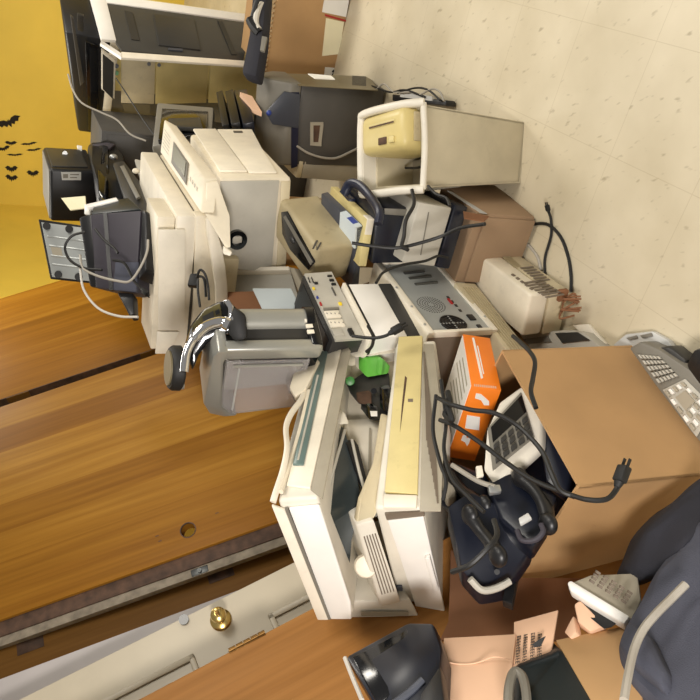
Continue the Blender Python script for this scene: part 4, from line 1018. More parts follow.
inw = (P.m.to_3x3().inverted() @ V((.35, .9, -.1))).normalized()
def pl_(y):
    k = [(330, 2.15), (345, 2.10), (430, 1.80), (500, 1.62), (512, 1.615), (616, 1.80), (630, 1.83)]
    for (a0, b0), (a1, b1) in zip(k, k[1:]):
        if y <= a1: return b0 + (b1-b0)*(y-a0)/(a1-a0)
def G_(pts, off): return [W(x, y, pl_(y)+off) for x, y in pts]
vq = G_(((356, 525), (374, 520), (401, 602), (381, 607)), 0)
vb = MB().plate(vq, inw, .16, .005).build('output_tray', M['offwhite'], t)
vn = -(vq[1]-vq[0]).cross(vq[3]-vq[0]).normalized()
if vn.dot(P.i @ EYE - vq[0]) < 0: vn = -vn
mb = MB()
for i in range(5):
    u = .24 + .15*i
    p0 = vq[0].lerp(vq[1], u).lerp(vq[3].lerp(vq[2], u), .14); p1 = vq[0].lerp(vq[1], u).lerp(vq[3].lerp(vq[2], u), .84)
    e = (vq[1]-vq[0])*.03
    mb.plate([p0-e, p0+e, p1+e, p1-e], vn, .003)
mb.build('vent_slots', M['taupe'], vb)
tq = G_(((356, 524), (374, 519), (386, 496), (390, 418), (383, 416), (381, 428), (375, 467), (361, 502)), .012)
MB().plate(tq, inw, .02, .004).build('tray_curve', M['beige'], vb)
MB().plate(G_(((397, 350), (402, 345), (389, 496), (376, 519), (384, 470), (392, 428)), .02), inw, .02, .003).build('tray_wall', M['lightgrey'], t)
kb = MB(); kc = W(366, 566, pl_(566)+.02); kd = (P.i @ EYE - kc).normalized()
kb.lathe([(.014, -.03), (.026, -.008), (.029, 0), (.025, .008), (.018, .009)], kc, (kd + V((0, -.3, 0))).normalized(), 26); kb.build('roller_knob', M['cream'], t)
hb = MB().plate(G_(((343, 601), (398, 600), (410, 599), (420, 618), (348, 618)), .02), inw, .10, .005).build('hinge_block', M['offwhite'], t)
MB().plate(G_(((361, 611), (408, 611), (408, 615), (361, 615)), .017), -inw, .004).build('groove', M['warmgrey'], hb)
MB().plate(G_(((344, 560), (400, 560), (402, 603), (345, 603)), .14), inw, .02).build('rear_wall', M['warmgrey'], t)
# interior
MB().plate(G_(((343, 350), (399, 345), (398, 428), (350, 432)), .15), inw, .08, .004).build('inner_frame', M['cream'], t)
MB().plate(G_(((350, 351), (398, 346), (397, 353), (352, 358)), .06), inw, .08, .003).build('inner_rail', M['cream_light'], t)
MB().plate(G_(((349, 428), (385, 427), (386, 474), (360, 492), (350, 450)), .10), inw, .05, .003).build('inner_panel', M['cream_light'], t)
MB().plate(G_(((369, 428), (371, 428), (370, 470), (368, 470)), .095), -inw, .002).build('panel_seam', M['warmgrey'], t)
MB().plate(G_(((348, 446), (358, 445), (368, 484), (363, 490), (356, 470)), .06), inw, .03).build('black_slot', M['black'], t)
gl = MB().plate(G_(((366, 360), (382, 359), (391, 366), (389, 374), (366, 378)), .06), inw, .07, .006).build('green_lever', M['green'], t)
MB().plate(G_(((381, 361), (384, 360), (382, 375), (379, 375)), .045), inw, .03, .003).build('lever_rib', M['green'], gl)
MB().cyl(W(350, 381, 2.06), W(350, 381, 2.0), .013, seg=18, bev=.002).build('green_knob', M['green_dark'], t)
tn = MB().plate(G_(((354, 394), (370, 383), (390, 374), (393, 412), (380, 421), (369, 420), (370, 407), (358, 404)), .07), inw, .07, .004).build('toner_cartridge', M['charcoal'], t)
MB().plate(G_(((383, 390), (393, 389), (392, 412), (384, 412)), .05), inw, .03, .003).build('cartridge_end', M['gloss_black'], tn)
MB().plate(G_(((358, 395), (372, 393), (372, 405), (359, 404)), .06), inw, .02, .003).build('cartridge_block', M['edge_wood'], tn)
MB().plate(G_(((369, 408), (379, 408), (379, 420), (369, 420)), .05), inw, .03, .003).build('cartridge_cap', M['gloss_black'], tn)
MB().plate(G_(((370, 411), (377, 411), (377, 416), (371, 416)), .048), -inw, .002).build('label', M['white'], tn)
MB().cyl(W(374, 391, 1.995), W(374, 391, 1.975), .008, seg=14).build('cartridge_pin', M['gloss_black'], tn)
MB().plate(G_(((337, 416), (346, 414), (350, 424), (338, 425)), -.01), inw, .04, .004).build('hinge_stop', M['offwhite'], t)
MB().plate(G_(((348, 359), (356, 358), (356, 366), (348, 366)), .05), inw, .06, .004).build('inner_stop', M['cream_light'], t)
# scanner head
def SQ(face, pts, off=0.0): return [toP @ q for q in S_.q(face, pts, off)]
sclR = toP.to_3x3() @ NRM['R']; sclL = toP.to_3x3() @ NRM['L']
b = MB(); b.bx((-sa, -sb, 0.0), (sa, sb, sc), .008, 3); b.bm.transform(toP); sc_o = b.build('scanner_head', M['offwhite'], t)
MB().plate(SQ('R', [(323, 341), (344, 341), (311, 490), (287, 487)]), sclR, .008, .003).build('front_bezel', M['cream_light'], sc_o)
MB().plate(SQ('R', [(344, 342), (351, 352), (323, 500), (311, 491)]), sclR, .005, .002).build('bevel_strip', M['warmgrey'], sc_o)
ts_ = MB().plate(SQ('R', [(320, 352), (328, 353), (304, 466), (293, 466)], .008), sclR, .006, .002).build('control_strip', M['teal_strip'], sc_o)
MB().plate(SQ('R', [(317, 375), (319, 375), (299, 460), (297, 460)], .014), sclR, .001).build('strip_line', M['lightgrey'], ts_)
MB().plate(SQ('L', [(289, 506), (320, 503), (351, 600), (352, 617), (331, 617)]), sclL, .008, .004).build('side_cover', M['white'], sc_o)
lid = MB().plate(SQ('L', [(272, 503), (286, 508), (329, 617), (318, 617)], .002), sclL, .010, .003).build('scanner_lid', M['cream_light'], sc_o)
MB().plate(SQ('R', [(311, 365), (318, 362), (286, 490), (277, 494)], -.004), sclR, .006, .002).build('lid_edge', M['lightgrey'], lid)
MB().plate(SQ('L', [(285.5, 507), (288.5, 507), (331, 617), (328.5, 617)], .003), sclL, .008).build('lid_gap', M['midgrey'], lid)
sp_ = lambda x, y, o=0.0: toP @ S_.f('R', x, y, o)
MB().tube([sp_(*q) for q in ((307, 388, .004), (301, 400, .016), (291, 414, .03), (286, 428, .034), (287, 448, .03), (283, 470, .02), (276, 492, .012), (273, 502, .004))], .008, 8, flat=.7).build('lid_handle', M['cream_light'], lid)
MB().tube([sp_(*q) for q in ((309, 391, .010), (300, 430, .010), (290, 462, .010), (281, 492, .010))], .006, 8).build('lid_handle', M['cream'], lid)
MB().plate([sp_(*q) for q in ((318, 363), (321, 367), (308, 394), (297, 403), (291, 393), (295, 379))], sclR, .02, .004).build('feed_flap', M['cream'], lid)
MB().plate(G_(((333, 476), (345, 430), (356, 468), (361, 500)), .07) + [W(352, 540, 1.74), W(347, 598, 1.86), W(334, 555, 1.74), W(327, 515, 1.66)], inw, .03, .002).build('scan_glass', M['glass_dark'], t)
mb = MB(); mb.tube(G_([(326, 512), (331, 480), (345, 430)], .05), .004); mb.build('glass_rim', M['lightgrey'], t)
mb = MB(); mb.tube(G_([(352, 440), (358, 466), (364, 488)], .055), .004); mb.build('glass_rim', M['lightgrey'], t)

# ------------------------------------------------------------------ open carton full of telephones
K2 = 1.2
def at2(x, y, d): return at(x, y, d*K2)
v = POSES['carton']; lc = EYE + (V(v[:3]) - EYE)*K2
P = Pose((lc.x, lc.y, 0), (v[3]*K2, v[4]*K2, v[5]*K2 + max(0, lc.z)), (v[6], -.06, -.075)); a, b_, c = P.a/2, P.b/2, P.c
q4 = P.w2l(at2(579, 486, 1.3)); 
t = thing('cardboard_box', P, 'open tan cardboard box in front, filled with phones and cables', 'box')
wl4 = .006
mb = MB()
rt, nt = P.f('R', 502, 350), P.f('R', 579, 486)
lt = P.f('L', 511, 588); ntl = P.f('L', 579, 486)
mb.plate([V((a, rt.y, rt.z)), V((a, -b_, nt.z)), V((a, -b_, 0)), V((a, b_, 0)), V((a, max(b_, rt.y), rt.z))], (-1, 0, 0), wl4)
mb.build('side_panel', M['card'], t)
mb = MB(); mb.plate([V((a-.0, -b_, ntl.z)), V((lt.x, -b_, lt.z)), V((min(-a, lt.x), -b_, 0)), V((a, -b_, 0))], (0, 1, 0), wl4)
mb.build('side_panel', M['card'], t)
mb = MB(); xl = min(-a, lt.x); yr = max(b_, rt.y)
mb.plate([V((xl, -b_, lt.z)), V((xl, yr, c)), V((xl, yr, 0)), V((xl, -b_, 0))], (1, 0, 0), wl4)
mb.build('side_panel', M['card'], t)
mb = MB(); mb.plate([V((xl, yr, c)), V((a, yr, rt.z)), V((a, yr, 0)), V((xl, yr, 0))], (0, -1, 0), wl4)
mb.build('side_panel', M['card'], t)
MB().bx((xl, -b_, 0), (a, yr, .006)).build('base_panel', M['card_dark'], t)
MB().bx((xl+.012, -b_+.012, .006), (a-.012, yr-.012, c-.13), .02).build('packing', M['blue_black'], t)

def slab(name, pts, th, m, label, cat, bev=.004, group=None):
    return solo(name, MB().away([at2(*q) for q in pts], th, bev), M[m], label, cat, group)
class Grp:
    """a thing whose parts are given in room coordinates"""
    def __init__(s, name, base, label, cat, group=None):
        s.t = thing(name, V(base), label, cat, group); s.inv = Matrix.Translation(-V(base))
    def add(s, name, mb, m, parent=None):
        mb.bm.transform(s.inv); return mb.build(name, M[m], parent or s.t)
A_ = lambda pts, th, bev=.003: MB().away([at2(*q) for q in pts], th, bev)
# orange product box
v = POSES['orange']; P = Pose(EYE + (V(v[:3]) - EYE)*K2, [q*K2 for q in v[3:6]], v[6:9]); a, b_, c = P.a/2, P.b/2, P.c
t = thing('product_box', P, 'orange and white carton with white pictograms, standing on the phones', 'box')
MB().bx((-a, -b_, 0), (a, b_, c), .001).build('carton', M['orange'], t)
MB().plate(P.q('T', [(464.5, 336), (471, 388), (447.5, 454), (441, 400)]) if False else [V((-a+.003, -b_+.003, c)), V((a-.003, -b_+.003, c)), V((a-.003, b_-.003, c)), V((-a+.003, b_-.003, c))], (0, 0, 1), .0012).build('printed_face', M['white'], t)
mb = MB()
for i in range(9):
    x = -a*.75 + a*1.5*i/8
    mb.bx((x, -b_*.7, c+.0012), (x+a*.06, b_*.7-(i % 3)*.02, c+.0016))
mb.build('printed_lines', M['warmgrey'], t)
def pict(face, polys, name):
    mb = MB()
    for q in polys: mb.plate(P.q(face, q), NRM[face], .0012)
    mb.build(name, M['white'], t)
pict('L', [[(476, 393), (481, 394), (489, 401), (489, 405), (484, 405), (481, 400), (475, 398)]], 'printed_symbol')
pict('L', [[(467, 415), (480, 417), (479, 430), (465, 428)]], 'printed_symbol')
pict('L', [[(463, 435), (466, 435), (467, 438), (471, 437), (469, 443), (467, 446), (465, 442), (461, 440)]], 'printed_symbol')
pict('R', [[(472, 338), (474, 338), (483, 378), (481, 379)], [(477, 346), (478, 346), (484, 374), (483, 374)]], 'printed_stripe')
mb = MB()
for i in range(12): mb.plate(P.q('R', [(474+1.9*i, 384.2+.2*i), (475.2+1.9*i, 384.3+.2*i), (475.4+1.9*i, 386.4+.2*i), (474.2+1.9*i, 386.3+.2*i)]), NRM['R'], .001)
mb.build('printed_lettering', M['card_pink'], t)
# pale adding machine / desk phone
q0 = [(521, 386, 1.50), (534, 391, 1.48), (542, 408, 1.46), (542, 449, 1.41), (519, 470, 1.385), (494, 486, 1.37), (483, 470, 1.38), (486, 430, 1.44), (499, 402, 1.48)]
g = Grp('desk_telephone', at2(510, 440, 1.43), 'cream desk telephone with a dark screen and black keys, next to the orange box', 'telephone', 'telephones')
body = g.add('body', MB().away([at2(*q) for q in q0], .035, .008), 'offwhite')
pf = lambda u, v_: at2(522, 388, 1.495).lerp(at2(486, 428, 1.435), u).lerp(at2(540, 446, 1.405).lerp(at2(492, 479, 1.365), u), v_)
fn = (pf(1, 0)-pf(0, 0)).cross(pf(0, 1)-pf(0, 0)).normalized(); fn = fn if fn.dot(EYE-pf(0, 0)) > 0 else -fn
fp_ = lambda q, o: [pf(*x) + fn*o for x in q]
g.add('face_plate', MB().plate(fp_([(.06, .05), (.97, .05), (.97, .88), (.06, .84)], .001), fn, .004, .001), 'midgrey', body)
g.add('screen', MB().plate(fp_([(.08, .1), (.9, .1), (.9, .40), (.08, .40)], .004), fn, .003), 'gloss_black', body)
for i in range(5):
    for j in range(3):
        u, w_ = .1+.17*i, .46+.13*j
        g.add('key', MB().plate(fp_([(u, w_), (u+.12, w_), (u+.12, w_+.09), (u, w_+.09)], .005), fn, .006, .001), 'charcoal', body)
# black telephones
def phone(pts, label, hs, m='blue_black'):
    base = at2(*[sum(q[i] for q in pts)/len(pts) for i in range(3)])
    g = Grp('desk_telephone', base, label, 'telephone', 'telephones')
    bo = g.add('body', MB().away([at2(*q) for q in pts], .07, .010), m)
    p = [at2(*q) for q in hs]
    h = MB().tube(p, [.017, .017, .016, .015, .014, .014, .014, .015]*3, 10, 4)
    for e in (p[0], p[-1]): h.ball(e, (.024, .024, .016), 3)
    g.add('handset', h, 'black')
    return g, bo
g, bo = phone([(447, 505, 1.36), (470, 490, 1.38), (516, 512, 1.33), (536, 545, 1.31), (508, 585, 1.33), (480, 590, 1.31), (462, 570, 1.31)], 'black desk telephone with a grey rim hanging over the box edge', [(470, 515, 1.31), (480, 530, 1.29), (492, 545, 1.26), (498, 556, 1.24)], 'blue_black')
g.add('rim', MB().tube([at2(*q) for q in ((470, 579, 1.295), (482, 590, 1.295), (497, 588, 1.30), (510, 581, 1.305))], .008), 'lightgrey', bo)
g.add('button', MB().cyl(at2(497, 572, 1.305), at2(497, 572, 1.29), .006, seg=12), 'black', bo)
g, bo = phone([(486, 480, 1.38), (512, 472, 1.38), (558, 495, 1.33), (548, 525, 1.28), (533, 548, 1.26), (500, 520, 1.32)], 'black desk telephone deep in the tan box, with a pale button pad', [(520, 478, 1.36), (534, 490, 1.33), (545, 508, 1.30), (548, 524, 1.27)])
g.add('button_pad', A_([(518, 518, 1.27), (528, 512, 1.27), (532, 518, 1.26), (520, 525, 1.26)], .01), 'wrap', bo)
g.add('cradle_ring', MB().tube([at2(*q) for q in ((517, 530, 1.275), (522, 540, 1.26), (535, 540, 1.25), (543, 532, 1.25), (541, 524, 1.26))], .006), 'purple_black', bo)
g, bo = phone([(436, 480, 1.50), (456, 462, 1.50), (486, 474, 1.46), (490, 500, 1.42), (462, 512, 1.40), (440, 505, 1.46)], 'black desk telephone below the orange box, against the tipped printer', [(446, 470, 1.46), (458, 486, 1.43), (470, 497, 1.40), (484, 505, 1.37)])
slab('plastic_bag', [(520, 400, 1.52), (545, 398, 1.50), (575, 470, 1.38), (570, 500, 1.34), (545, 480, 1.38), (538, 430, 1.46)], .05, 'blue_black', 'dark plastic packing inside the tan box beside the cream telephone', 'plastic', .012)
g = Grp('cable_adapter', at2(500, 452, 1.36), 'small grey cable with a white multi-pin plug below the cream telephone', 'cable')
g.add('lead', MB().tube([at2(*q) for q in ((452, 465, 1.42), (466, 474, 1.39), (480, 482, 1.36), (495, 487, 1.34))], .006), 'cord_grey')
g.add('plug', MB().away([at2(*q) for q in ((476, 466, 1.37), (482, 465, 1.37), (484, 476, 1.36), (477, 478, 1.36))], .012, .002), 'cream_light')
g.add('connector', MB().away([at2(*q) for q in ((488, 485, 1.34), (500, 484, 1.34), (502, 491, 1.33), (490, 493, 1.33))], .015, .003), 'metal')
slab('telephone_handset', [(431, 390, 1.58), (436, 390, 1.57), (445, 430, 1.51), (444, 460, 1.47), (438, 462, 1.47), (432, 430, 1.52)], .03, 'offwhite', 'white slim handset wedged between the tipped printer and the orange box', 'handset', .008)
slab('plastic_scrap', [(441, 468, 1.46), (456, 470, 1.45), (456, 496, 1.41), (446, 500, 1.41), (442, 486, 1.43)], .04, 'warmgrey', 'grey plastic scrap below the orange box corner', 'plastic', .008)
# cables over the carton
cord([(438, 398, 1.50), (450, 404, 1.45), (472, 410, 1.42), (494, 413, 1.40), (518, 426, 1.38), (541, 450, 1.33), (551, 472, 1.29), (560, 490, 1.27), (575, 497, 1.26)], .0048, 'cord_black', 'black cable arching over the cream telephone to the tan box rim')
cord([(440, 420, 1.50), (455, 426, 1.45), (482, 444, 1.41), (507, 463, 1.36), (535, 481, 1.31), (571, 495, 1.262), (590, 500, 1.235), (607, 499, 1.228), (616, 490, 1.236), (619, 482, 1.24)], .0048, 'cord_black', 'black power cable lying on the tan box with its plug on the top face', plug=('rubber', .028))
cord([(513, 336, 1.66), (521, 343, 1.62), (530, 352, 1.58), (535, 362, 1.54), (533, 378, 1.50), (531, 392, 1.46), (536, 408, 1.43)], .005, 'cord_black', 'thin black cable dropping over the far corner of the tan box')
cord([(436, 395, 1.56), (433, 430, 1.52), (440, 462, 1.46), (446, 480, 1.43), (443, 500, 1.42)], .0042, 'cord_black', 'black cable hanging beside the tipped printer, nearest to it')
cord([(441, 380, 1.56), (446, 420, 1.50), (444, 450, 1.46), (452, 478, 1.40), (468, 496, 1.35), (484, 512, 1.31)], .0042, 'cord_black', 'black cable hanging from the orange box into the phones')
cord([(452, 572, 1.27), (470, 565, 1.24), (488, 548, 1.235), (497, 535, 1.25), (494, 520, 1.28)], .005, 'cord_black', 'black cord coiled over the grey-rimmed telephone')
cord([(448, 392, 1.50), (450, 404, 1.47), (445, 414, 1.48), (452, 420, 1.44), (446, 400, 1.48)], .006, 'rubber', 'knotted black cable bundle at the corner of the orange box')

# ------------------------------------------------------------------ flat things on the floor behind the tan box
g = Grp('desk_telephone', atz(545, 340, 0), 'flat grey telephone with a dark screen on the floor behind the tan box', 'telephone', 'telephones')
fl4 = lambda pts, z: [atz(x, y, z) for x, y in pts]
def slabz(pts, z0, z1, bev=.004): return MB().plate(fl4(pts, z1), (0, 0, -1), z1-z0, bev)
bo = g.add('body', slabz([(503, 342), (512, 334), (566, 330), (584, 333), (606, 352), (602, 362), (520, 365)], .0, .045), 'lightgrey')
g.add('screen', MB().plate(fl4([(556, 333), (578, 332), (590, 340), (563, 343)], .0455), (0, 0, 1), .004), 'charcoal', bo)
g.add('button_strip', MB().plate(fl4([(524, 339), (548, 336), (552, 342), (526, 344)], .0455), (0, 0, 1), .003), 'midgrey', bo)
solo('paper_sheet', slabz([(572, 325), (588, 324), (606, 344), (600, 350)], .0, .012, .002), M['cream_light'], 'narrow cream paper strip on the floor by the grey telephone', 'paper')
g = Grp('wall_plate', atz(640, 337, 0), 'pale clear plastic tray with two dark slots on the floor', 'plastic')
bo = g.add('tray', slabz([(612, 345), (625, 334), (652, 331), (668, 340), (690, 372), (640, 366)], .0, .02, .006), 'wrap')
for q in ([(627, 338), (637, 335.5), (638, 338), (629, 340)], [(641, 335.5), (652, 333), (653, 336), (643, 338)]): g.add('slot', MB().plate(fl4(q, .021), (0, 0, 1), .003), 'midgrey', bo)
# telephone with many keys leaning on the tan box
g = Grp('desk_telephone', atz(665, 385, 0), 'grey telephone with rows of silver keys at the right edge of the tan box', 'telephone', 'telephones')
bo = g.add('body', slabz([(628, 348), (640, 341), (660, 350), (690, 370), (716, 400), (716, 462), (690, 432), (655, 386)], .004, .075, .008), 'midgrey')
kf = lambda u, v_: atz(634, 350, .0755).lerp(atz(662, 354, .0755), v_).lerp(atz(698, 440, .0755).lerp(atz(718, 408, .0755), v_), u)
kn = V((0, 0, 1))
kq = lambda q, o: [kf(*x)+kn*o for x in q]
for i in range(5):
    for j in range(6):
        u, w_ = .05+.075*i, .10+.135*j
        g.add('key', MB().plate(kq([(u, w_), (u+.05, w_), (u+.05, w_+.08), (u, w_+.08)], .002), kn, .006, .001), 'lightgrey', bo)
g.add('key_panel', MB().plate(kq([(.47, .04), (.98, .04), (.98, .96), (.47, .96)], .001), kn, .003, .001), 'lightgrey', bo)
for i in range(5):
    for j in range(5):
        if 1 <= j <= 3 and 1 <= i <= 2: continue
        u, w_ = .50+.095*i, .10+.165*j
        g.add('key', MB().plate(kq([(u, w_), (u+.06, w_), (u+.06, w_+.10), (u, w_+.10)], .004), kn, .006, .001), 'white' if (i+j) % 2 else 'warmgrey', bo)
g.add('display', MB().plate(kq([(.60, .28), (.76, .28), (.76, .70), (.60, .70)], .004), kn, .003), 'warmgrey', bo)
solo('telephone_handset', slabz([(655, 348), (668, 345), (686, 360), (682, 369), (664, 357)], .004, .06, .010), M['charcoal'], 'dark grey handset beside the silver-keyed telephone, by the bare floor', 'handset')
solo('telephone_handset', slabz([(684, 366), (692, 349), (716, 345), (720, 402), (700, 388)], .004, .08, .012), M['black'], 'black handset at the right edge of the photo by the bare floor', 'handset')

# ------------------------------------------------------------------ foreground clutter at the bottom of the photo
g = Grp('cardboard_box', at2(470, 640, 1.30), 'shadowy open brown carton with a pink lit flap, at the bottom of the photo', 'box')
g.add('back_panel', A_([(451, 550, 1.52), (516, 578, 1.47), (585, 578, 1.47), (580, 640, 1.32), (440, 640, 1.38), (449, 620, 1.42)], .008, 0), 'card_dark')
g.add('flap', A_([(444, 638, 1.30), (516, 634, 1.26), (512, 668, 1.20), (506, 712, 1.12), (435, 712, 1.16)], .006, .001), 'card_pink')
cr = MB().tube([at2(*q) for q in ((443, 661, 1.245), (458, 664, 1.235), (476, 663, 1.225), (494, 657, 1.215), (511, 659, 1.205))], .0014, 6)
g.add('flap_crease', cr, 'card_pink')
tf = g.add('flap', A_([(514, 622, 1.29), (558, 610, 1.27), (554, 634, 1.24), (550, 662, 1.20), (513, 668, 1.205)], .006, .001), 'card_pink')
mb = MB(); r_ = random.Random(5)
P00, P10, P01, P11 = [at2(*q) for q in ((517, 636, 1.262), (545, 630, 1.248), (515, 666, 1.198), (545, 660, 1.192))]
n_ = (P10-P00).cross(P01-P00).normalized(); n_ = n_ if n_.dot(EYE-P00) > 0 else -n_
tp2 = lambda u, v_, o=.002: P00.lerp(P10, u).lerp(P01.lerp(P11, u), v_) + n_*o
for r0 in (.02, .26, .52, .76):
    v_ = 0.05
    while v_ < .92:
        w_ = r_.uniform(.05, .075)
        for k_ in range(r_.choice((2, 3))):
            o_ = k_*.055
            mb.plate([tp2(r0+o_, v_), tp2(r0+o_+.025, v_), tp2(r0+o_+.025, v_+w_), tp2(r0+o_, v_+w_)], n_, .0006)
        mb.plate([tp2(r0, v_), tp2(r0+.14, v_), tp2(r0+.14, v_+.018), tp2(r0, v_+.018)], n_, .0006)
        v_ += w_ + .03
g.add('stamped_lettering', mb, 'charcoal', tf)
g.add('torn_hole', MB().plate([at2(*q) + n_*.0015 for q in ((533, 645, 1.222), (540, 640, 1.222), (546, 637, 1.222), (541, 647, 1.215), (534, 648, 1.217))], n_, .001), 'black', tf)
slab('cardboard_sheet', [(512, 560, 1.40), (520, 562, 1.39), (512, 604, 1.30), (502, 600, 1.31)], .02, 'black', 'dark strip of tape hanging inside the brown carton', 'tape', .002)
slab('cardboard_sheet', [(556, 640, 1.22), (634, 624, 1.20), (650, 650, 1.14), (640, 712, 1.05), (598, 712, 1.06)], .012, 'card', 'tan cardboard flap with small holes, next to the black bag', 'cardboard', .001)
g = Grp('plastic_bin', at2(548, 680, 1.14), 'dark teal plastic case with a grey rim between the cardboard flaps', 'plastic case')
bo = g.add('case', A_([(514, 668, 1.195), (553, 655, 1.19), (562, 648, 1.19), (600, 712, 1.06), (512, 712, 1.10)], .12, .012), 'teal_black')
g.add('rim', MB().tube([at2(*q) for q in ((508, 712, 1.085), (509, 688, 1.12), (514, 672, 1.15), (522, 676, 1.14), (526, 692, 1.11), (527, 712, 1.08))], .009), 'midgrey', bo)
g = Grp('desk_telephone', at2(604, 598, 1.22), 'dirty white telephone base on edge below the tan box', 'telephone', 'telephones')
bo = g.add('body', A_([(568, 583, 1.26), (590, 574, 1.26), (638, 572, 1.24), (642, 600, 1.20), (632, 622, 1.18), (600, 604, 1.21)], .05, .008), 'warmgrey')
g.add('white_edge', A_([(567, 582, 1.255), (571, 580, 1.255), (630, 616, 1.175), (624, 624, 1.172), (570, 590, 1.245)], .03, .004), 'white', bo)
mb = MB()
for i in range(5):
    for j in range(4):
        mb.away([at2(590+8*i+2*j+dx, 582+5*i-3*j+dy, 1.212-.006*i) for dx, dy in ((0, 0), (4, 2.5), (5, 0), (1, -2.5))], .006)
g.add('keys', mb, 'taupe', bo)
slab('cardboard_scrap', [(574, 604, 1.24), (580, 600, 1.24), (606, 626, 1.20), (590, 632, 1.20), (578, 622, 1.22)], .04, 'card_pink', 'pale brown scrap under the dirty white telephone', 'cardboard', .004)
slab('plastic_scrap', [(564, 632, 1.23), (573, 615, 1.24), (576, 632, 1.21), (570, 638, 1.21)], .02, 'card_pink', 'little pink scrap at the corner of the tan flap', 'plastic', .003)
slab('plastic_scrap', [(575, 598, 1.26), (584, 604, 1.24), (612, 628, 1.19), (604, 630, 1.19), (582, 612, 1.23)], .03, 'black', 'black plastic wedge under the dirty white telephone', 'plastic', .003)
g = Grp('computer_monitor', at(392, 660, 1.45), 'glossy black screen lying face up by the brown door', 'monitor')
bo = g.add('housing', (lambda pts, th, bev=.003: MB().away([at(*q) for q in pts], th, bev))([(345, 656, 1.55), (408, 622, 1.56), (433, 622, 1.52), (441, 648, 1.46), (438, 712, 1.34), (378, 712, 1.40)], .06, .008), 'blue_black')
g.add('screen', (lambda pts, th, bev=.003: MB().away([at(*q) for q in pts], th, bev))([(352, 657, 1.535), (407, 629, 1.54), (424, 668, 1.455), (378, 706, 1.405)], .01, .003), 'gloss_black', bo)
g.add('silver_edge', MB().tube([at(*q) for q in ((394, 704, 1.39), (410, 692, 1.40), (423, 680, 1.41))], .008), 'bluegrey', bo)
g.add('edge_trim', MB().tube([at(*q) for q in ((345, 658, 1.55), (352, 676, 1.5), (362, 700, 1.44))], .005), 'cord_white', bo)
g.add('stand', (lambda pts, th, bev=.003: MB().away([at(*q) for q in pts], th, bev))([(420, 694, 1.37), (440, 664, 1.41), (446, 712, 1.32), (418, 712, 1.34)], .05, .006), 'black', bo)

# black fabric bag in the right-hand foreground
mb = bmesh.new()
def bag(pts, mname, name, g, th, par=None, bev=.03):
    b = MB().away([at2(*q) for q in pts], th, bev)
    bmesh.ops.triangulate(b.bm, faces=b.bm.faces)
    bmesh.ops.subdivide_edges(b.bm, edges=b.bm.edges, cuts=3, use_grid_fill=True)
    r_ = random.Random(11)
    from mathutils import noise
    for v in b.bm.verts: v.co += noise.noise_vector(v.co*9)*.012
    bmesh.ops.smooth_vert(b.bm, verts=b.bm.verts, factor=.5, use_axis_x=True, use_axis_y=True, use_axis_z=True)
    return g.add(name, b, mname, par)
mb.free()
g = Grp('fabric_bag', at2(670, 610, 1.12), 'large dark grey padded fabric bag with a pale piping cord, lower right corner', 'bag')
bo = bag([(616, 640, 1.14), (632, 606, 1.17), (650, 572, 1.20), (678, 530, 1.22), (715, 498, 1.22), (760, 560, 1.10), (760, 730, .92), (690, 730, .96), (650, 700, 1.02), (625, 668, 1.08)], 'cloth_grey', 'body', g, .22)
bag([(634, 572, 1.22), (648, 530, 1.25), (674, 502, 1.27), (715, 472, 1.27), (725, 520, 1.22), (690, 548, 1.2), (662, 580, 1.19)], 'cloth_black', 'collar', g, .12)
bag([(616, 642, 1.11), (628, 616, 1.13), (650, 632, 1.09), (666, 668, 1.03), (657, 688, 1.01), (634, 664, 1.06)], 'cloth_grey', 'pocket', g, .05, None, .015)
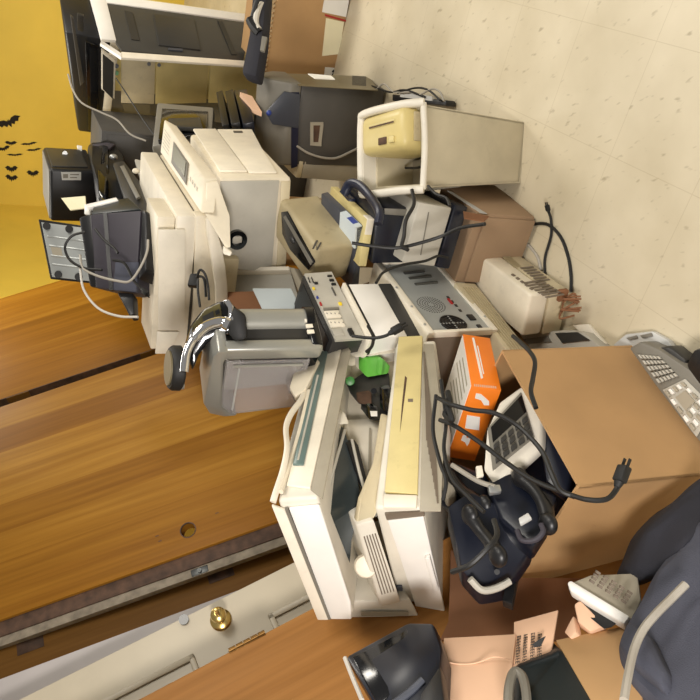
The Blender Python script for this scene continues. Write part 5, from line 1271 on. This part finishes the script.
g.add('piping', MB().tube([at2(*q) for q in ((686, 584, 1.10), (672, 598, 1.095), (656, 614, 1.08), (643, 630, 1.07), (634, 650, 1.05), (628, 676, 1.015), (624, 700, .985))], .0075), 'cord_grey')
g.t.location = g.t.location

del mb
# ------------------------------------------------------------------ light: daylight-white ceiling panels above the room, plus an added front fill
def lamp(name, loc, size, power, col, aim=None, sy=None):
    l = bpy.data.lights.new(name, 'AREA'); l.shape = 'RECTANGLE'; l.size = size; l.size_y = sy or size; l.energy = power; l.color = col
    o = bpy.data.objects.new(name, l); COL.objects.link(o); o.location = loc
    d = (V(aim) - V(loc)) if aim else V((0, 0, -1)); o.rotation_euler = d.to_track_quat('-Z', 'Y').to_euler(); return o
lamp('ceiling_light', (1.7, .9, 2.7), 1.2, 44, (1, .94, .84), (.7, 1.8, .3))
lamp('ceiling_light', (.75, 4.5, 2.7), 1.2, 36, (1, .94, .84), sy=.6)
lamp('ceiling_light', (3.0, 3.4, 2.7), 1.2, 62, (1, .94, .84), sy=.6)  # extra panel, added to brighten the far floor
lamp('front_fill', (-.70, -.30, 1.72), .4, 44, (1, .94, .89), (-.35, 1.5, .7))  # unseen fill light added behind the camera to brighten left-facing sides
w = bpy.data.worlds.new('room_light'); bpy.context.scene.world = w; w.use_nodes = True
w.node_tree.nodes['Background'].inputs['Color'].default_value = (1.0, .95, .87, 1); w.node_tree.nodes['Background'].inputs['Strength'].default_value = .26

# ------------------------------------------------------------------ camera (phone held sideways)
cam = bpy.data.cameras.new('camera'); co = bpy.data.objects.new('camera', cam); COL.objects.link(co)
fw = V((0, cT, -sT)); up = V((0, sT, cT)); rt_ = V((1, 0, 0)); dn_ = -up
cx = rt_*(-sR) + dn_*cR; cy = rt_*cR + dn_*sR
m = Matrix((cx, cy, -fw)).transposed().to_4x4(); m.translation = EYE; co.matrix_world = m
cam.sensor_width = 36; cam.lens = F/700*36; cam.shift_x = -DX/700; cam.clip_start = .02
sc_ = bpy.context.scene; sc_.camera = co
sc_.view_settings.view_transform = 'Standard'; sc_.view_settings.look = 'None'; sc_.view_settings.gamma = 1; sc_.view_settings.use_curve_mapping = False
sc_.view_settings.exposure = 0.0
